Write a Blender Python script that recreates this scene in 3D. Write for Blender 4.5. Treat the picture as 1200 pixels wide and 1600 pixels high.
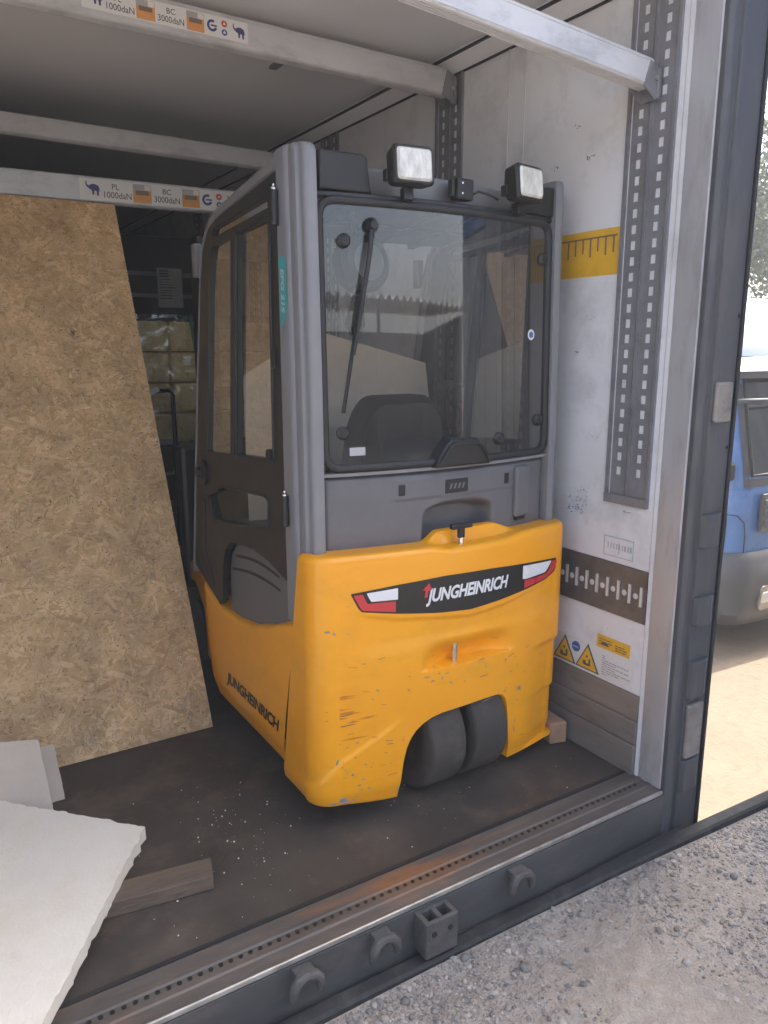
import bpy, math, random
from mathutils import Vector, Matrix, noise as mnoise
R = math.radians
for o in list(bpy.data.objects): bpy.data.objects.remove(o)
sc = bpy.context.scene
col = sc.collection

# ------------------------------------------------------------------ camera
cd = bpy.data.cameras.new('camera'); cam = bpy.data.objects.new('camera', cd); col.objects.link(cam)
cd.sensor_fit = 'VERTICAL'; cd.sensor_height = 36.0; cd.lens = 27.0
cd.clip_start = 0.05; cd.clip_end = 2000
cam.location = (0, 0, 1.518)
cam.rotation_euler = (R(90 - 12.0), 0, R(-32.1))
sc.camera = cam
# ------------------------------------------------------------------ sky and sun
SUN_AZ, SUN_EL = 86.0, 52.0           # azimuth from +y towards +x
w = bpy.data.worlds.new('World'); sc.world = w; w.use_nodes = True
nt = w.node_tree; nt.nodes.clear()
sky = nt.nodes.new('ShaderNodeTexSky'); sky.sky_type = 'NISHITA'; sky.sun_disc = False
sky.sun_elevation = R(SUN_EL); sky.sun_rotation = R(SUN_AZ)
sky.air_density = 1.0; sky.dust_density = 6.0; sky.ozone_density = 1.0
bg = nt.nodes.new('ShaderNodeBackground'); bg.inputs['Strength'].default_value = 0.15
wo = nt.nodes.new('ShaderNodeOutputWorld')
nt.links.new(sky.outputs[0], bg.inputs[0]); nt.links.new(bg.outputs[0], wo.inputs[0])
sl = bpy.data.lights.new('sun', 'SUN'); sl.energy = 2.3; sl.angle = R(0.6); sl.color = (1.0, 0.95, 0.87)
so = bpy.data.objects.new('sun', sl); col.objects.link(so)
sd = Vector((math.sin(R(SUN_AZ)) * math.cos(R(SUN_EL)), math.cos(R(SUN_AZ)) * math.cos(R(SUN_EL)), math.sin(R(SUN_EL))))
so.rotation_euler = sd.to_track_quat('Z', 'Y').to_euler(); so.location = (8, 3, 9)
sc.view_settings.view_transform = 'Standard'; sc.view_settings.look = 'None'
sc.view_settings.gamma = 1.0; sc.view_settings.exposure = 2.05
sc.render.engine = 'CYCLES'
sc.cycles.max_bounces = 10; sc.cycles.diffuse_bounces = 8; sc.cycles.transparent_max_bounces = 16

# ------------------------------------------------------------------ materials
def lerp(a, b, t): return a + (b - a) * t
def M(name, c, rough=.5, metal=0.0, c2=None, scale=4.0, amt=.5, dirt=None, dscale=9.0, damt=.3, bump=0.0, bscale=60.0, spec=.5, coat=0.0, stretch=(1, 1, 1), rvar=.12):
    """c -> c2 by a broad noise, a dirt tint by a sharper one, bump by a fine one, all on object coordinates"""
    m = bpy.data.materials.new(name); m.use_nodes = True
    t = m.node_tree; L = t.links; b = t.nodes['Principled BSDF']
    tc = t.nodes.new('ShaderNodeTexCoord'); mp = t.nodes.new('ShaderNodeMapping'); mp.inputs['Scale'].default_value = stretch
    L.new(tc.outputs['Object'], mp.inputs[0])
    n1 = t.nodes.new('ShaderNodeTexNoise'); n1.inputs['Scale'].default_value = scale; n1.inputs['Detail'].default_value = 6; n1.inputs['Roughness'].default_value = .62
    L.new(mp.outputs[0], n1.inputs['Vector'])
    c2 = c2 or tuple(x * .82 for x in c)
    r1 = t.nodes.new('ShaderNodeValToRGB'); r1.color_ramp.elements[0].position = .5 - .22 * max(amt, .05) - .12; r1.color_ramp.elements[1].position = .68
    r1.color_ramp.elements[0].color = (*c2, 1); r1.color_ramp.elements[1].color = (*c, 1)
    L.new(n1.outputs['Fac'], r1.inputs[0]); out = r1.outputs[0]
    if dirt:
        n2 = t.nodes.new('ShaderNodeTexNoise'); n2.inputs['Scale'].default_value = dscale; n2.inputs['Detail'].default_value = 8; n2.inputs['Roughness'].default_value = .7
        L.new(mp.outputs[0], n2.inputs['Vector'])
        r2 = t.nodes.new('ShaderNodeValToRGB'); r2.color_ramp.elements[0].position = .5; r2.color_ramp.elements[1].position = .72
        r2.color_ramp.elements[0].color = (0, 0, 0, 1); r2.color_ramp.elements[1].color = (damt, damt, damt, 1)
        L.new(n2.outputs['Fac'], r2.inputs[0])
        mx = t.nodes.new('ShaderNodeMix'); mx.data_type = 'RGBA'
        L.new(r2.outputs[0], mx.inputs[0]); L.new(out, mx.inputs[6]); mx.inputs[7].default_value = (*dirt, 1); out = mx.outputs[2]
    L.new(out, b.inputs['Base Color'])
    mr = t.nodes.new('ShaderNodeMapRange'); mr.inputs[3].default_value = max(.02, rough - rvar); mr.inputs[4].default_value = min(1, rough + rvar)
    L.new(n1.outputs['Fac'], mr.inputs[0]); L.new(mr.outputs[0], b.inputs['Roughness'])
    b.inputs['Metallic'].default_value = metal; b.inputs['Specular IOR Level'].default_value = spec; b.inputs['Coat Weight'].default_value = coat
    if bump:
        n3 = t.nodes.new('ShaderNodeTexNoise'); n3.inputs['Scale'].default_value = bscale; n3.inputs['Detail'].default_value = 5
        L.new(mp.outputs[0], n3.inputs['Vector'])
        bp = t.nodes.new('ShaderNodeBump'); bp.inputs['Strength'].default_value = bump; bp.inputs['Distance'].default_value = .01
        L.new(n3.outputs['Fac'], bp.inputs['Height']); L.new(bp.outputs[0], b.inputs['Normal'])
    return m

def glass(name, tint=(.8, .84, .84), boost=1.0, dust_veil=0.0):
    m = bpy.data.materials.new(name); m.use_nodes = True; t = m.node_tree; t.nodes.clear(); L = t.links
    o = t.nodes.new('ShaderNodeOutputMaterial'); mx = t.nodes.new('ShaderNodeMixShader')
    tr = t.nodes.new('ShaderNodeBsdfTransparent'); tr.inputs[0].default_value = (*tint, 1)
    gl = t.nodes.new('ShaderNodeBsdfGlossy'); gl.inputs['Roughness'].default_value = .015
    fr = t.nodes.new('ShaderNodeFresnel'); fr.inputs[0].default_value = 1.6
    mu = t.nodes.new('ShaderNodeMath'); mu.operation = 'MULTIPLY'; mu.inputs[1].default_value = boost; mu.use_clamp = True
    L.new(fr.outputs[0], mu.inputs[0]); L.new(mu.outputs[0], mx.inputs[0]); L.new(tr.outputs[0], mx.inputs[1]); L.new(gl.outputs[0], mx.inputs[2])
    if not dust_veil: L.new(mx.outputs[0], o.inputs[0]); return m
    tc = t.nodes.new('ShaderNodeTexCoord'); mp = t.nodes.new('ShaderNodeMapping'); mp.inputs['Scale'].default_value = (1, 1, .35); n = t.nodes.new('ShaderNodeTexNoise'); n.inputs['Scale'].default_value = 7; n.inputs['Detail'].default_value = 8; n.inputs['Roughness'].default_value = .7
    mr = t.nodes.new('ShaderNodeMapRange'); mr.inputs[1].default_value = .35; mr.inputs[2].default_value = .75; mr.inputs[3].default_value = dust_veil * .35; mr.inputs[4].default_value = dust_veil * 1.6
    df = t.nodes.new('ShaderNodeBsdfDiffuse'); df.inputs[0].default_value = (.72, .71, .68, 1); m2 = t.nodes.new('ShaderNodeMixShader')  # pale film: dusty glass that also paints in hazy, pale reflections
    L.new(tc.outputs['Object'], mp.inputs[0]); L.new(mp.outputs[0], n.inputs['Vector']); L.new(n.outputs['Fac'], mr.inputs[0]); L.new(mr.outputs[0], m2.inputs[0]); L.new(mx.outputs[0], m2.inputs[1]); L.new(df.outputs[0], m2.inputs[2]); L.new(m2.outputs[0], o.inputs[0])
    return m

def attr_mat(name, rough=.8, bump=0, bscale=200, dark=None):
    m = bpy.data.materials.new(name); m.use_nodes = True; t = m.node_tree; b = t.nodes['Principled BSDF']
    a = t.nodes.new('ShaderNodeAttribute'); a.attribute_name = 'tone'
    tc = t.nodes.new('ShaderNodeTexCoord')
    n = t.nodes.new('ShaderNodeTexNoise'); n.inputs['Scale'].default_value = 7; n.inputs['Detail'].default_value = 8
    t.links.new(tc.outputs['Object'], n.inputs['Vector'])
    mr = t.nodes.new('ShaderNodeMapRange'); mr.inputs[1].default_value = .35; mr.inputs[2].default_value = .65; mr.inputs[3].default_value = .78; mr.inputs[4].default_value = 1.08
    t.links.new(n.outputs['Fac'], mr.inputs[0])
    mx = t.nodes.new('ShaderNodeMix'); mx.data_type = 'RGBA'; mx.blend_type = 'MULTIPLY'; mx.inputs[0].default_value = 1
    t.links.new(a.outputs['Color'], mx.inputs[6]); t.links.new(mr.outputs[0], mx.inputs[7]); t.links.new(mx.outputs[2], b.inputs['Base Color'])
    b.inputs['Roughness'].default_value = rough
    return m

MT = {}
MT['wall'] = M('white_panel', (.77, .78, .80), .45, c2=(.68, .685, .70), scale=2.2, dirt=(.25, .24, .24), dscale=5, damt=.35, bump=.04, bscale=90)
MT['ceiling'] = M('ceiling_panel', (.86, .87, .90), .5, c2=(.81, .82, .85), scale=1.3, bump=.03, bscale=40)
MT['alu'] = M('aluminium', (.52, .52, .53), .45, .35, c2=(.40, .40, .41), scale=5, dirt=(.2, .19, .18), dscale=14, damt=.5, stretch=(1, 1, .25), bump=.06, bscale=50)
MT['alu_bar'] = M('bar_aluminium', (.62, .62, .63), .42, .25, c2=(.50, .50, .51), scale=6, dirt=(.25, .24, .24), dscale=18, damt=.5, stretch=(.4, 1, 1))
MT['kick'] = M('kick_plate', (.31, .285, .26), .45, .3, c2=(.21, .19, .17), scale=6, dirt=(.10, .09, .085), dscale=16, damt=.6, stretch=(1, .3, 1.4))
MT['rail'] = M('rail_steel', (.30, .30, .32), .45, .4, c2=(.23, .23, .245), scale=8, dirt=(.12, .11, .11), dscale=20, damt=.4)
MT['etrack'] = M('track_steel', (.20, .195, .19), .45, .45, c2=(.13, .125, .12), scale=12, dirt=(.12, .09, .07), dscale=30, damt=.6)
MT['darkpost'] = M('post_paint', (.080, .083, .091), .45, .05, c2=(.055, .057, .062), scale=5, dirt=(.16, .15, .14), dscale=15, damt=.35, stretch=(1, 1, .3))
MT['floor'] = M('trailer_floor', (.082, .066, .052), .6, c2=(.014, .0135, .013), scale=3.2, amt=1, dirt=(.17, .115, .075), dscale=4.0, damt=.7, bump=.25, bscale=160, rvar=.2)
MT['sill'] = M('sill_metal', (.15, .128, .108), .55, .2, c2=(.05, .045, .04), scale=5, amt=1, dirt=(.36, .145, .04), dscale=2.6, damt=.9, stretch=(.45, 2.5, 1), bump=.1, bscale=60)
MT['sill_face'] = M('sill_face', (.10, .10, .10), .5, .2, c2=(.055, .055, .057), scale=3.5, dirt=(.17, .14, .12), dscale=10, damt=.5, stretch=(.5, 1, 1.5))
MT['edge'] = M('worn_edge', (.55, .53, .50), .35, .6, c2=(.3, .28, .25), scale=14)
MT['cast'] = M('cast_iron', (.115, .108, .10), .65, .15, c2=(.06, .057, .054), scale=30, bump=.3, bscale=150)
MT['rubber'] = M('rubber', (.028, .027, .027), .75, c2=(.018, .018, .018), scale=12, dirt=(.10, .095, .085), dscale=14, damt=.45, bump=.2, bscale=80)
MT['buffer'] = M('dock_buffer', (.06, .055, .05), .85, c2=(.035, .033, .032), scale=9, dirt=(.12, .11, .10), dscale=25, damt=.5, bump=.35, bscale=70)
MT['tyre'] = M('tyre_rubber', (.066, .057, .048), .85, c2=(.038, .034, .030), scale=6, amt=1, dirt=(.14, .12, .10), dscale=9, damt=.5, bump=.2, bscale=120)
MT['yellow'] = M('yellow_paint', (.94, .395, .003), .35, c2=(.88, .34, .003), scale=2.5, dirt=(.42, .16, .012), dscale=5, damt=.26, bump=.035, bscale=55, coat=.25, stretch=(.7, .7, 1.3))
MT['rubbed'] = M('rubbed_paint', (.66, .22, .006), .5, c2=(.5, .16, .01), scale=30)
MT['grey'] = M('grey_plastic', (.135, .132, .140), .45, c2=(.118, .116, .122), scale=5, dirt=(.20, .19, .18), dscale=10, damt=.2, bump=.05, bscale=260)
MT['pillar'] = M('pillar_grey', (.215, .215, .225), .38, c2=(.19, .19, .198), scale=5, dirt=(.28, .27, .26), dscale=12, damt=.15)
MT['black'] = M('black_plastic', (.013, .013, .013), .45, c2=(.010, .010, .010), scale=9, dirt=(.035, .032, .03), dscale=12, damt=.2)
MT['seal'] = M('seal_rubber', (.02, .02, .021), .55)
MT['decal_black'] = M('decal_black', (.014, .014, .014), .32)
MT['decal_red'] = M('decal_red', (.62, .045, .05), .3)
MT['decal_white'] = M('decal_white', (.82, .82, .82), .3)
MT['decal_silver'] = M('decal_silver', (.62, .60, .57), .4)
MT['teal'] = M('decal_teal', (.03, .40, .41), .35)
MT['chrome'] = M('steel_bright', (.72, .71, .70), .22, 1.0)
MT['bare'] = M('bare_metal', (.36, .36, .35), .5, .2, c2=(.25, .22, .18), scale=60)
MT['lens'] = M('lamp_lens', (.80, .78, .70), .12, c2=(.45, .44, .40), scale=45, amt=.6, bump=.25, bscale=120, coat=.6, stretch=(1, 1, .5))
MT['lampcase'] = M('lamp_case', (.30, .28, .25), .2, .4, c2=(.14, .13, .12), scale=14, amt=1, coat=.8)
MT['seat'] = M('seat_vinyl', (.022, .022, .024), .55, bump=.1, bscale=120)
MT['card'] = M('cardboard', (.70, .58, .43), .85, c2=(.62, .50, .37), scale=5, dirt=(.35, .28, .2), dscale=12, damt=.25)
MT['card_lt'] = M('cardboard_pale', (.84, .76, .62), .8, c2=(.78, .69, .55), scale=5)
MT['foam'] = M('white_foam', (.82, .765, .66), .85, c2=(.75, .69, .58), scale=4, dirt=(.62, .52, .34), dscale=4, damt=.5, bump=.35, bscale=110)
MT['foam_grey'] = M('grey_foam', (.55, .475, .39), .85, c2=(.47, .40, .325), scale=4, dirt=(.4, .36, .32), dscale=9, damt=.4, bump=.2, bscale=90)
MT['timber_dark'] = M('dark_timber', (.17, .118, .08), .75, c2=(.09, .066, .048), scale=3, dirt=(.04, .036, .033), dscale=9, damt=.6, stretch=(.6, 5, 5), bump=.3, bscale=30)
MT['timber'] = M('pale_timber', (.42, .26, .16), .75, c2=(.33, .19, .11), scale=5, stretch=(5, .7, 5), bump=.2, bscale=40)
MT['osb'] = M('osb_core', (.58, .38, .19), .85, c2=(.50, .32, .15), scale=30, bump=.3, bscale=90)
MT['strand'] = attr_mat('osb_strand', .78)
MT['pebble'] = attr_mat('pebbles', .9)
MT['leafm'] = attr_mat('leaves', .65)
MT['paper'] = M('paper_white', (.74, .74, .72), .6, c2=(.68, .68, .66), scale=6)
MT['ink'] = M('ink_grey', (.10, .10, .11), .6)
MT['ink_lt'] = M('ink_faint', (.42, .42, .43), .6)
MT['navy'] = M('ink_navy', (.045, .06, .20), .5)
MT['orange'] = M('print_orange', (.72, .33, .10), .5, c2=(.62, .28, .08), scale=30)
MT['brown'] = M('print_brown', (.22, .15, .10), .5)
MT['signyel'] = M('sign_yellow', (.80, .47, .035), .42, c2=(.70, .40, .03), scale=6, dirt=(.35, .22, .04), dscale=9, damt=.35)
MT['blue_ink'] = M('sign_blue', (.05, .13, .36), .45)
MT['beam'] = M('dark_cargo_infill', (.035, .038, .044), .6, c2=(.026, .028, .033), scale=2)
MT['block'] = M('fibre_block', (.84, .70, .38), .8, c2=(.74, .60, .30), scale=10, dirt=(.2, .14, .06), dscale=25, damt=.5, bump=.4, bscale=40)
MT['strapg'] = M('green_strap', (.02, .14, .09), .4)
MT['dirt'] = M('ramp_dirt', (.40, .345, .285), .95, c2=(.275, .235, .195), scale=5, amt=1, dirt=(.46, .41, .355), dscale=34, damt=.85, bump=1.0, bscale=130)
MT['sand'] = M('yard_sand', (.235, .185, .13), .95, c2=(.17, .135, .095), scale=1.5, amt=1, dirt=(.12, .10, .08), dscale=10, damt=.6, bump=.8, bscale=30)
MT['concrete'] = M('concrete', (.36, .35, .33), .9, c2=(.27, .26, .25), scale=2, bump=.3, bscale=30)
MT['truck_blue'] = M('truck_blue', (.085, .19, .43), .3, c2=(.075, .17, .39), scale=2, coat=.4, dirt=(.3, .32, .36), dscale=8, damt=.15)
MT['truck_pale'] = M('truck_pale', (.15, .21, .32), .3, coat=.4)
MT['truck_grey'] = M('bumper_grey', (.075, .078, .084), .5, c2=(.062, .065, .07), scale=4)
MT['dkglass'] = M('dark_glass', (.02, .025, .03), .06, spec=.9, rvar=.02)
MT['bark'] = M('bark', (.11, .085, .065), .9, c2=(.07, .055, .045), scale=14, bump=.6, bscale=40)
MT['clad'] = M('cladding', (.42, .43, .44), .5, c2=(.34, .35, .36), scale=1.2, stretch=(1, 1, .3))
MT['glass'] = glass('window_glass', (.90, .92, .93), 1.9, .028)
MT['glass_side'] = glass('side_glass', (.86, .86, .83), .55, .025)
MT['film'] = glass('wrap_film', (.94, .94, .92), 2.0)

# ------------------------------------------------------------------ mesh tools
BASE = {}
class MB:
    def __init__(s): s.v = []; s.f = []; s.c = []; s.mi = []; s.slot = 0
    def add(s, vs, fs, tone=None):
        n = len(s.v); s.v += [tuple(p) for p in vs]
        for f in fs: s.f.append(tuple(i + n for i in f)); s.c.append(tone); s.mi.append(s.slot)
        return s
    def box(s, x0, x1, y0, y1, z0, z1, tone=None):
        return s.add([(x0, y0, z0), (x1, y0, z0), (x1, y1, z0), (x0, y1, z0), (x0, y0, z1), (x1, y0, z1), (x1, y1, z1), (x0, y1, z1)],
                     [(0, 3, 2, 1), (4, 5, 6, 7), (0, 1, 5, 4), (1, 2, 6, 5), (2, 3, 7, 6), (3, 0, 4, 7)], tone)
    def obox(s, c, h, mat, tone=None):
        c = Vector(c); ps = []
        for sx, sy, sz in [(-1, -1, -1), (1, -1, -1), (1, 1, -1), (-1, 1, -1), (-1, -1, 1), (1, -1, 1), (1, 1, 1), (-1, 1, 1)]:
            ps.append(c + mat @ Vector((sx * h[0], sy * h[1], sz * h[2])))
        return s.add(ps, [(0, 3, 2, 1), (4, 5, 6, 7), (0, 1, 5, 4), (1, 2, 6, 5), (2, 3, 7, 6), (3, 0, 4, 7)], tone)
    def prism(s, poly, d0, d1, axis):
        def P(a, b, d): return (d, a, b) if axis == 'x' else ((a, d, b) if axis == 'y' else (a, b, d))
        n = len(poly); vs = [P(a, b, d0) for a, b in poly] + [P(a, b, d1) for a, b in poly]
        return s.add(vs, [tuple(range(n))[::-1], tuple(range(n, 2 * n))] + [(i, (i + 1) % n, n + (i + 1) % n, n + i) for i in range(n)])
    def tube(s, path, r, n=8, closed=False, flat=1.0):
        path = [Vector(p) for p in path]; m = len(path); rr = r if isinstance(r, (list, tuple)) else [r] * m; vs = []; prev = None
        for i in range(m):
            a = path[i - 1] if (i > 0 or closed) else path[i]; b = path[(i + 1) % m] if (i < m - 1 or closed) else path[i]
            t = (b - a).normalized()
            if prev is None: u = t.cross(Vector((0, 0, 1))); u = u if u.length > .05 else t.cross(Vector((1, 0, 0)))
            else: u = prev - t * prev.dot(t)
            u.normalize(); prev = u; q = t.cross(u)
            for k in range(n):
                an = 2 * math.pi * k / n; vs.append(path[i] + (u * math.cos(an) * flat + q * math.sin(an)) * rr[i])
        fs = []
        for i in range(m if closed else m - 1):
            for k in range(n):
                j = (i + 1) % m; fs.append((i * n + k, i * n + (k + 1) % n, j * n + (k + 1) % n, j * n + k))
        if not closed: fs += [tuple(range(n))[::-1], tuple(range((m - 1) * n, m * n))]
        return s.add(vs, fs)
    def lathe(s, prof, c, ax, n=32):
        c = Vector(c); ax = Vector(ax).normalized(); u = ax.cross(Vector((0, 0, 1))); u = u if u.length > .1 else ax.cross(Vector((1, 0, 0)))
        u.normalize(); q = ax.cross(u); vs = []; m = len(prof)
        for r, h in prof:
            for k in range(n): an = 2 * math.pi * k / n; vs.append(c + ax * h + (u * math.cos(an) + q * math.sin(an)) * r)
        fs = [(i * n + k, i * n + (k + 1) % n, (i + 1) * n + (k + 1) % n, (i + 1) * n + k) for i in range(m - 1) for k in range(n)]
        fs += [tuple(range(n))[::-1], tuple(range((m - 1) * n, m * n))]
        return s.add(vs, fs)
    def grid(s, fn, us, vs_, flip=False):
        nu, nv = len(us), len(vs_); ps = [fn(u, v) for u in us for v in vs_]
        fs = []
        for i in range(nu - 1):
            for j in range(nv - 1):
                q = (i * nv + j, (i + 1) * nv + j, (i + 1) * nv + j + 1, i * nv + j + 1); fs.append(q[::-1] if flip else q)
        return s.add(ps, fs)
    def build(s, name, mat, parent=None, bevel=0, seg=2, smooth=False, loc=None, kind=None, angle=35):
        off = BASE[parent] if parent else (Vector(loc) if loc is not None else Vector((0, 0, 0)))
        me = bpy.data.meshes.new(name); me.from_pydata([(p[0] - off.x, p[1] - off.y, p[2] - off.z) for p in s.v], [], s.f)
        mats = mat if isinstance(mat, list) else [mat]
        for m in mats: me.materials.append(MT[m] if isinstance(m, str) else m)
        if len(mats) > 1: me.polygons.foreach_set('material_index', s.mi)
        if any(c is not None for c in s.c):
            a = me.color_attributes.new('tone', 'FLOAT_COLOR', 'CORNER'); buf = []
            for p, c in zip(me.polygons, s.c): buf += list((*(c or (.5, .5, .5)), 1)) * p.loop_total
            a.data.foreach_set('color', buf)
        me.update()
        o = bpy.data.objects.new(name, me); col.objects.link(o)
        if parent: o.parent = parent; BASE[o] = off
        else: o.location = off; BASE[o] = off
        if smooth:
            for p in me.polygons: p.use_smooth = True
            if smooth == 'auto':
                me.set_sharp_from_angle(angle=R(angle))
        if bevel:
            b = o.modifiers.new('bevel', 'BEVEL'); b.width = bevel; b.segments = seg; b.limit_method = 'ANGLE'; b.angle_limit = R(40)
        if kind: o['kind'] = kind
        return o
def thing(name, label, cat, loc, group=None):
    o = bpy.data.objects.new(name, None); col.objects.link(o); o.location = loc; o.empty_display_size = .1
    o['label'] = label; o['category'] = cat
    if group: o['group'] = group
    BASE[o] = Vector(loc); return o
def tag(o, label, cat, group=None):
    o['label'] = label; o['category'] = cat
    if group: o['group'] = group
    return o
def struct(o): o['kind'] = 'structure'; return o

def text_geo(body, shear=0.0, bold=0.0, space=1.0):
    """unit-height capitals: returns verts2d, faces, width, scaled so that cap height = 1"""
    cu = bpy.data.curves.new('t', 'FONT'); cu.body = body; cu.size = 1; cu.shear = shear; cu.offset = bold; cu.space_character = space; cu.resolution_u = 3; cu.fill_mode = 'FRONT'
    ob = bpy.data.objects.new('t', cu); col.objects.link(ob); bpy.context.view_layer.update()
    me = ob.evaluated_get(bpy.context.evaluated_depsgraph_get()).to_mesh()
    vs = [(v.co.x, v.co.y) for v in me.vertices]; fs = [tuple(p.vertices) for p in me.polygons]
    ob.to_mesh_clear(); bpy.data.objects.remove(ob); bpy.data.curves.remove(cu)
    x0 = min(v[0] for v in vs); x1 = max(v[0] for v in vs); h = .73
    return [((a - x0) / h, b / h) for a, b in vs], fs, (x1 - x0) / h
def put_text(body, height, fn, name, mat, parent, width=None, **k):
    vs, fs, wd = text_geo(body, **k); sx = height if width is None else width / wd
    mb = MB(); mb.add([fn(a * sx, b * height) for a, b in vs], fs); return mb.build(name, mat, parent)
def holed(outer, holes, x0, x1, name, mat, parent, bev=.002):
    """flat plate in (y,z) with holes, between x0 and x1"""
    cu = bpy.data.curves.new('p', 'CURVE'); cu.dimensions = '2D'; cu.fill_mode = 'BOTH'; cu.extrude = abs(x1 - x0) / 2 - bev; cu.bevel_depth = bev; cu.bevel_resolution = 1
    for poly in [outer] + holes:
        sp = cu.splines.new('POLY'); sp.points.add(len(poly) - 1); sp.use_cyclic_u = True
        for p, (a, b) in zip(sp.points, poly): p.co = (a, b, 0, 1)
    ob = bpy.data.objects.new('p', cu); col.objects.link(ob); bpy.context.view_layer.update()
    me = ob.evaluated_get(bpy.context.evaluated_depsgraph_get()).to_mesh()
    mb = MB(); xm = (x0 + x1) / 2
    mb.add([(xm + v.co.z, v.co.x, v.co.y) for v in me.vertices], [tuple(p.vertices) for p in me.polygons])
    ob.to_mesh_clear(); bpy.data.objects.remove(ob); bpy.data.curves.remove(cu)
    return mb.build(name, mat, parent)
def roundpoly(poly, r, n=5):
    out = []; m = len(poly)
    for i in range(m):
        p = Vector(poly[i]); a = Vector(poly[i - 1]) - p; b = Vector(poly[(i + 1) % m]) - p
        rr = min(r, a.length * .45, b.length * .45); A = p + a.normalized() * rr; B = p + b.normalized() * rr
        for k in range(n + 1):
            t = k / n; q = A * (1 - t) ** 2 + p * 2 * t * (1 - t) + B * t * t; out.append((q.x, q.y))
    return out
def sstep(a, b, x):
    t = min(1, max(0, (x - a) / (b - a))); return t * t * (3 - 2 * t)
def interp(pts, x):
    if x <= pts[0][0]: return pts[0][1]
    for (a, p), (b, q) in zip(pts, pts[1:]):
        if x <= b: return p + (q - p) * (x - a) / (b - a)
    return pts[-1][1]
def lin(a, b, n): return [a + (b - a) * i / (n - 1) for i in range(n)]
rng = random.Random(7)

# ================================================================== SETTING
GZ = -1.20          # yard level
RZ = -0.150         # top of the loading ramp
struct(MB().add([(-600, -600, GZ), (600, -600, GZ), (600, 600, GZ), (-600, 600, GZ)], [(0, 1, 2, 3)]).build('yard_ground', 'sand'))
# loading ramp: a bumpy dirt top on a concrete body whose edge faces the trailer
def ramp_edge(x): return 1.466 + .012 * math.sin(x * 1.9 - .3) - .030 * sstep(1.7, 3.0, x)
mb = MB()
def ramp_pt(u, v):
    y = lerp(-9, ramp_edge(u) - .006, v)
    f = sstep(0, .07, ramp_edge(u) - y)
    h = (mnoise.noise((u * 3, y * 3, 0)) * .016 + mnoise.noise((u * 9, y * 9, 4)) * .013 + mnoise.noise((u * 27, y * 27, 8)) * .009 + mnoise.noise((u * 60, y * 60, 3)) * .004) * f
    return (u, y, RZ - .012 + h)
us = lin(-9, -.2, 18)[:-1] + lin(-.2, 3.6, 330) + lin(3.6, 12, 16)[1:]
vs = lin(0, .82, 12)[:-1] + lin(.82, 1, 190)
ramp = MB().grid(ramp_pt, us, vs, flip=False)
struct(ramp.build('ramp_ground', 'dirt', smooth=True))
mb = MB(); mb.box(-9, 12, -9, 1.43, GZ, RZ - .06)
struct(mb.build('ramp_base', 'concrete'))
# steel edge strip along the ramp
e = MB(); xs = lin(-3, 3.9, 70)
def strip(u, v):
    y = ramp_edge(u); prof = [(-.004, -.05), (-.004, .000), (.004, .007), (.034, .010), (.044, .004), (.046, -.09)]
    d, z = prof[int(v)]; return (u, y + d, RZ + z + .006 * math.sin(u * 2.7 + 1))
e.grid(strip, xs, list(range(6)))
tag(e.build('ramp_edge_strip', 'rubber', smooth='auto', loc=(1.5, 1.5, RZ)), 'long black rubber edging strip between the gravel and the trailer sill', 'edging')

# ------------------------------------------------------------------ trailer
XL, XR, YS, YE, ZC = -.337, 2.123, 1.54, 15.1, 2.70
T = thing('semi_trailer', 'white box trailer with open rear end docked at the gravel ramp', 'trailer', ((XL + XR) / 2, 8.3, GZ))
MB().box(XL - .02, XR + .02, YS + .155, YE, -.12, 0).build('floor', 'floor', T)
MB().box(XL - .07, XL, YS + .1, YE, -.1, ZC + .05).build('side_wall', 'wall', T)
mb = MB(); mb.box(XR + .004, XR + .07, YS + .1, YE, -.1, ZC + .05); mb.build('side_wall', 'wall', T)
MB().box(XL, XR, YE, YE + .08, 0, ZC).build('front_wall', 'wall', T)
MB().box(XL - .07, XR + .07, YS + .1, YE, ZC, ZC + .07).build('roof', 'ceiling', T)
MB().box(XL - .07, XR + .18, YS - .01, YS + .12, ZC + .06, ZC + .25).build('roof_header', 'darkpost', T, bevel=.006)
# ceiling cove: two battens with dark seal strips
for s_, xw in ((1, XR), (-1, XL)):
    mb = MB(); mb.prism([(xw + .004 * s_, ZC - .062), (xw - .006 * s_, ZC - .062), (xw - .058 * s_, ZC - .018), (xw - .058 * s_, ZC), (xw + .004 * s_, ZC)], YS + .12, YE, 'y')
    mb.build('ceiling_cove', 'ceiling', T)
    for a, b in (((xw - .001 * s_, ZC - .068), (xw - .010 * s_, ZC - .062)), ((xw - .056 * s_, ZC - .020), (xw - .068 * s_, ZC - .012))):
        x0, x1 = sorted((a[0], b[0])); z0, z1 = sorted((a[1], b[1]))
        MB().box(x0, x1, YS + .12, YE, z0, z1).build('cove_seal', 'seal', T)
MB().box(1.50, 1.535, 3.05, 3.32, ZC - .012, ZC + .01).build('ceiling_lamp', 'pillar', T, bevel=.004)
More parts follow.
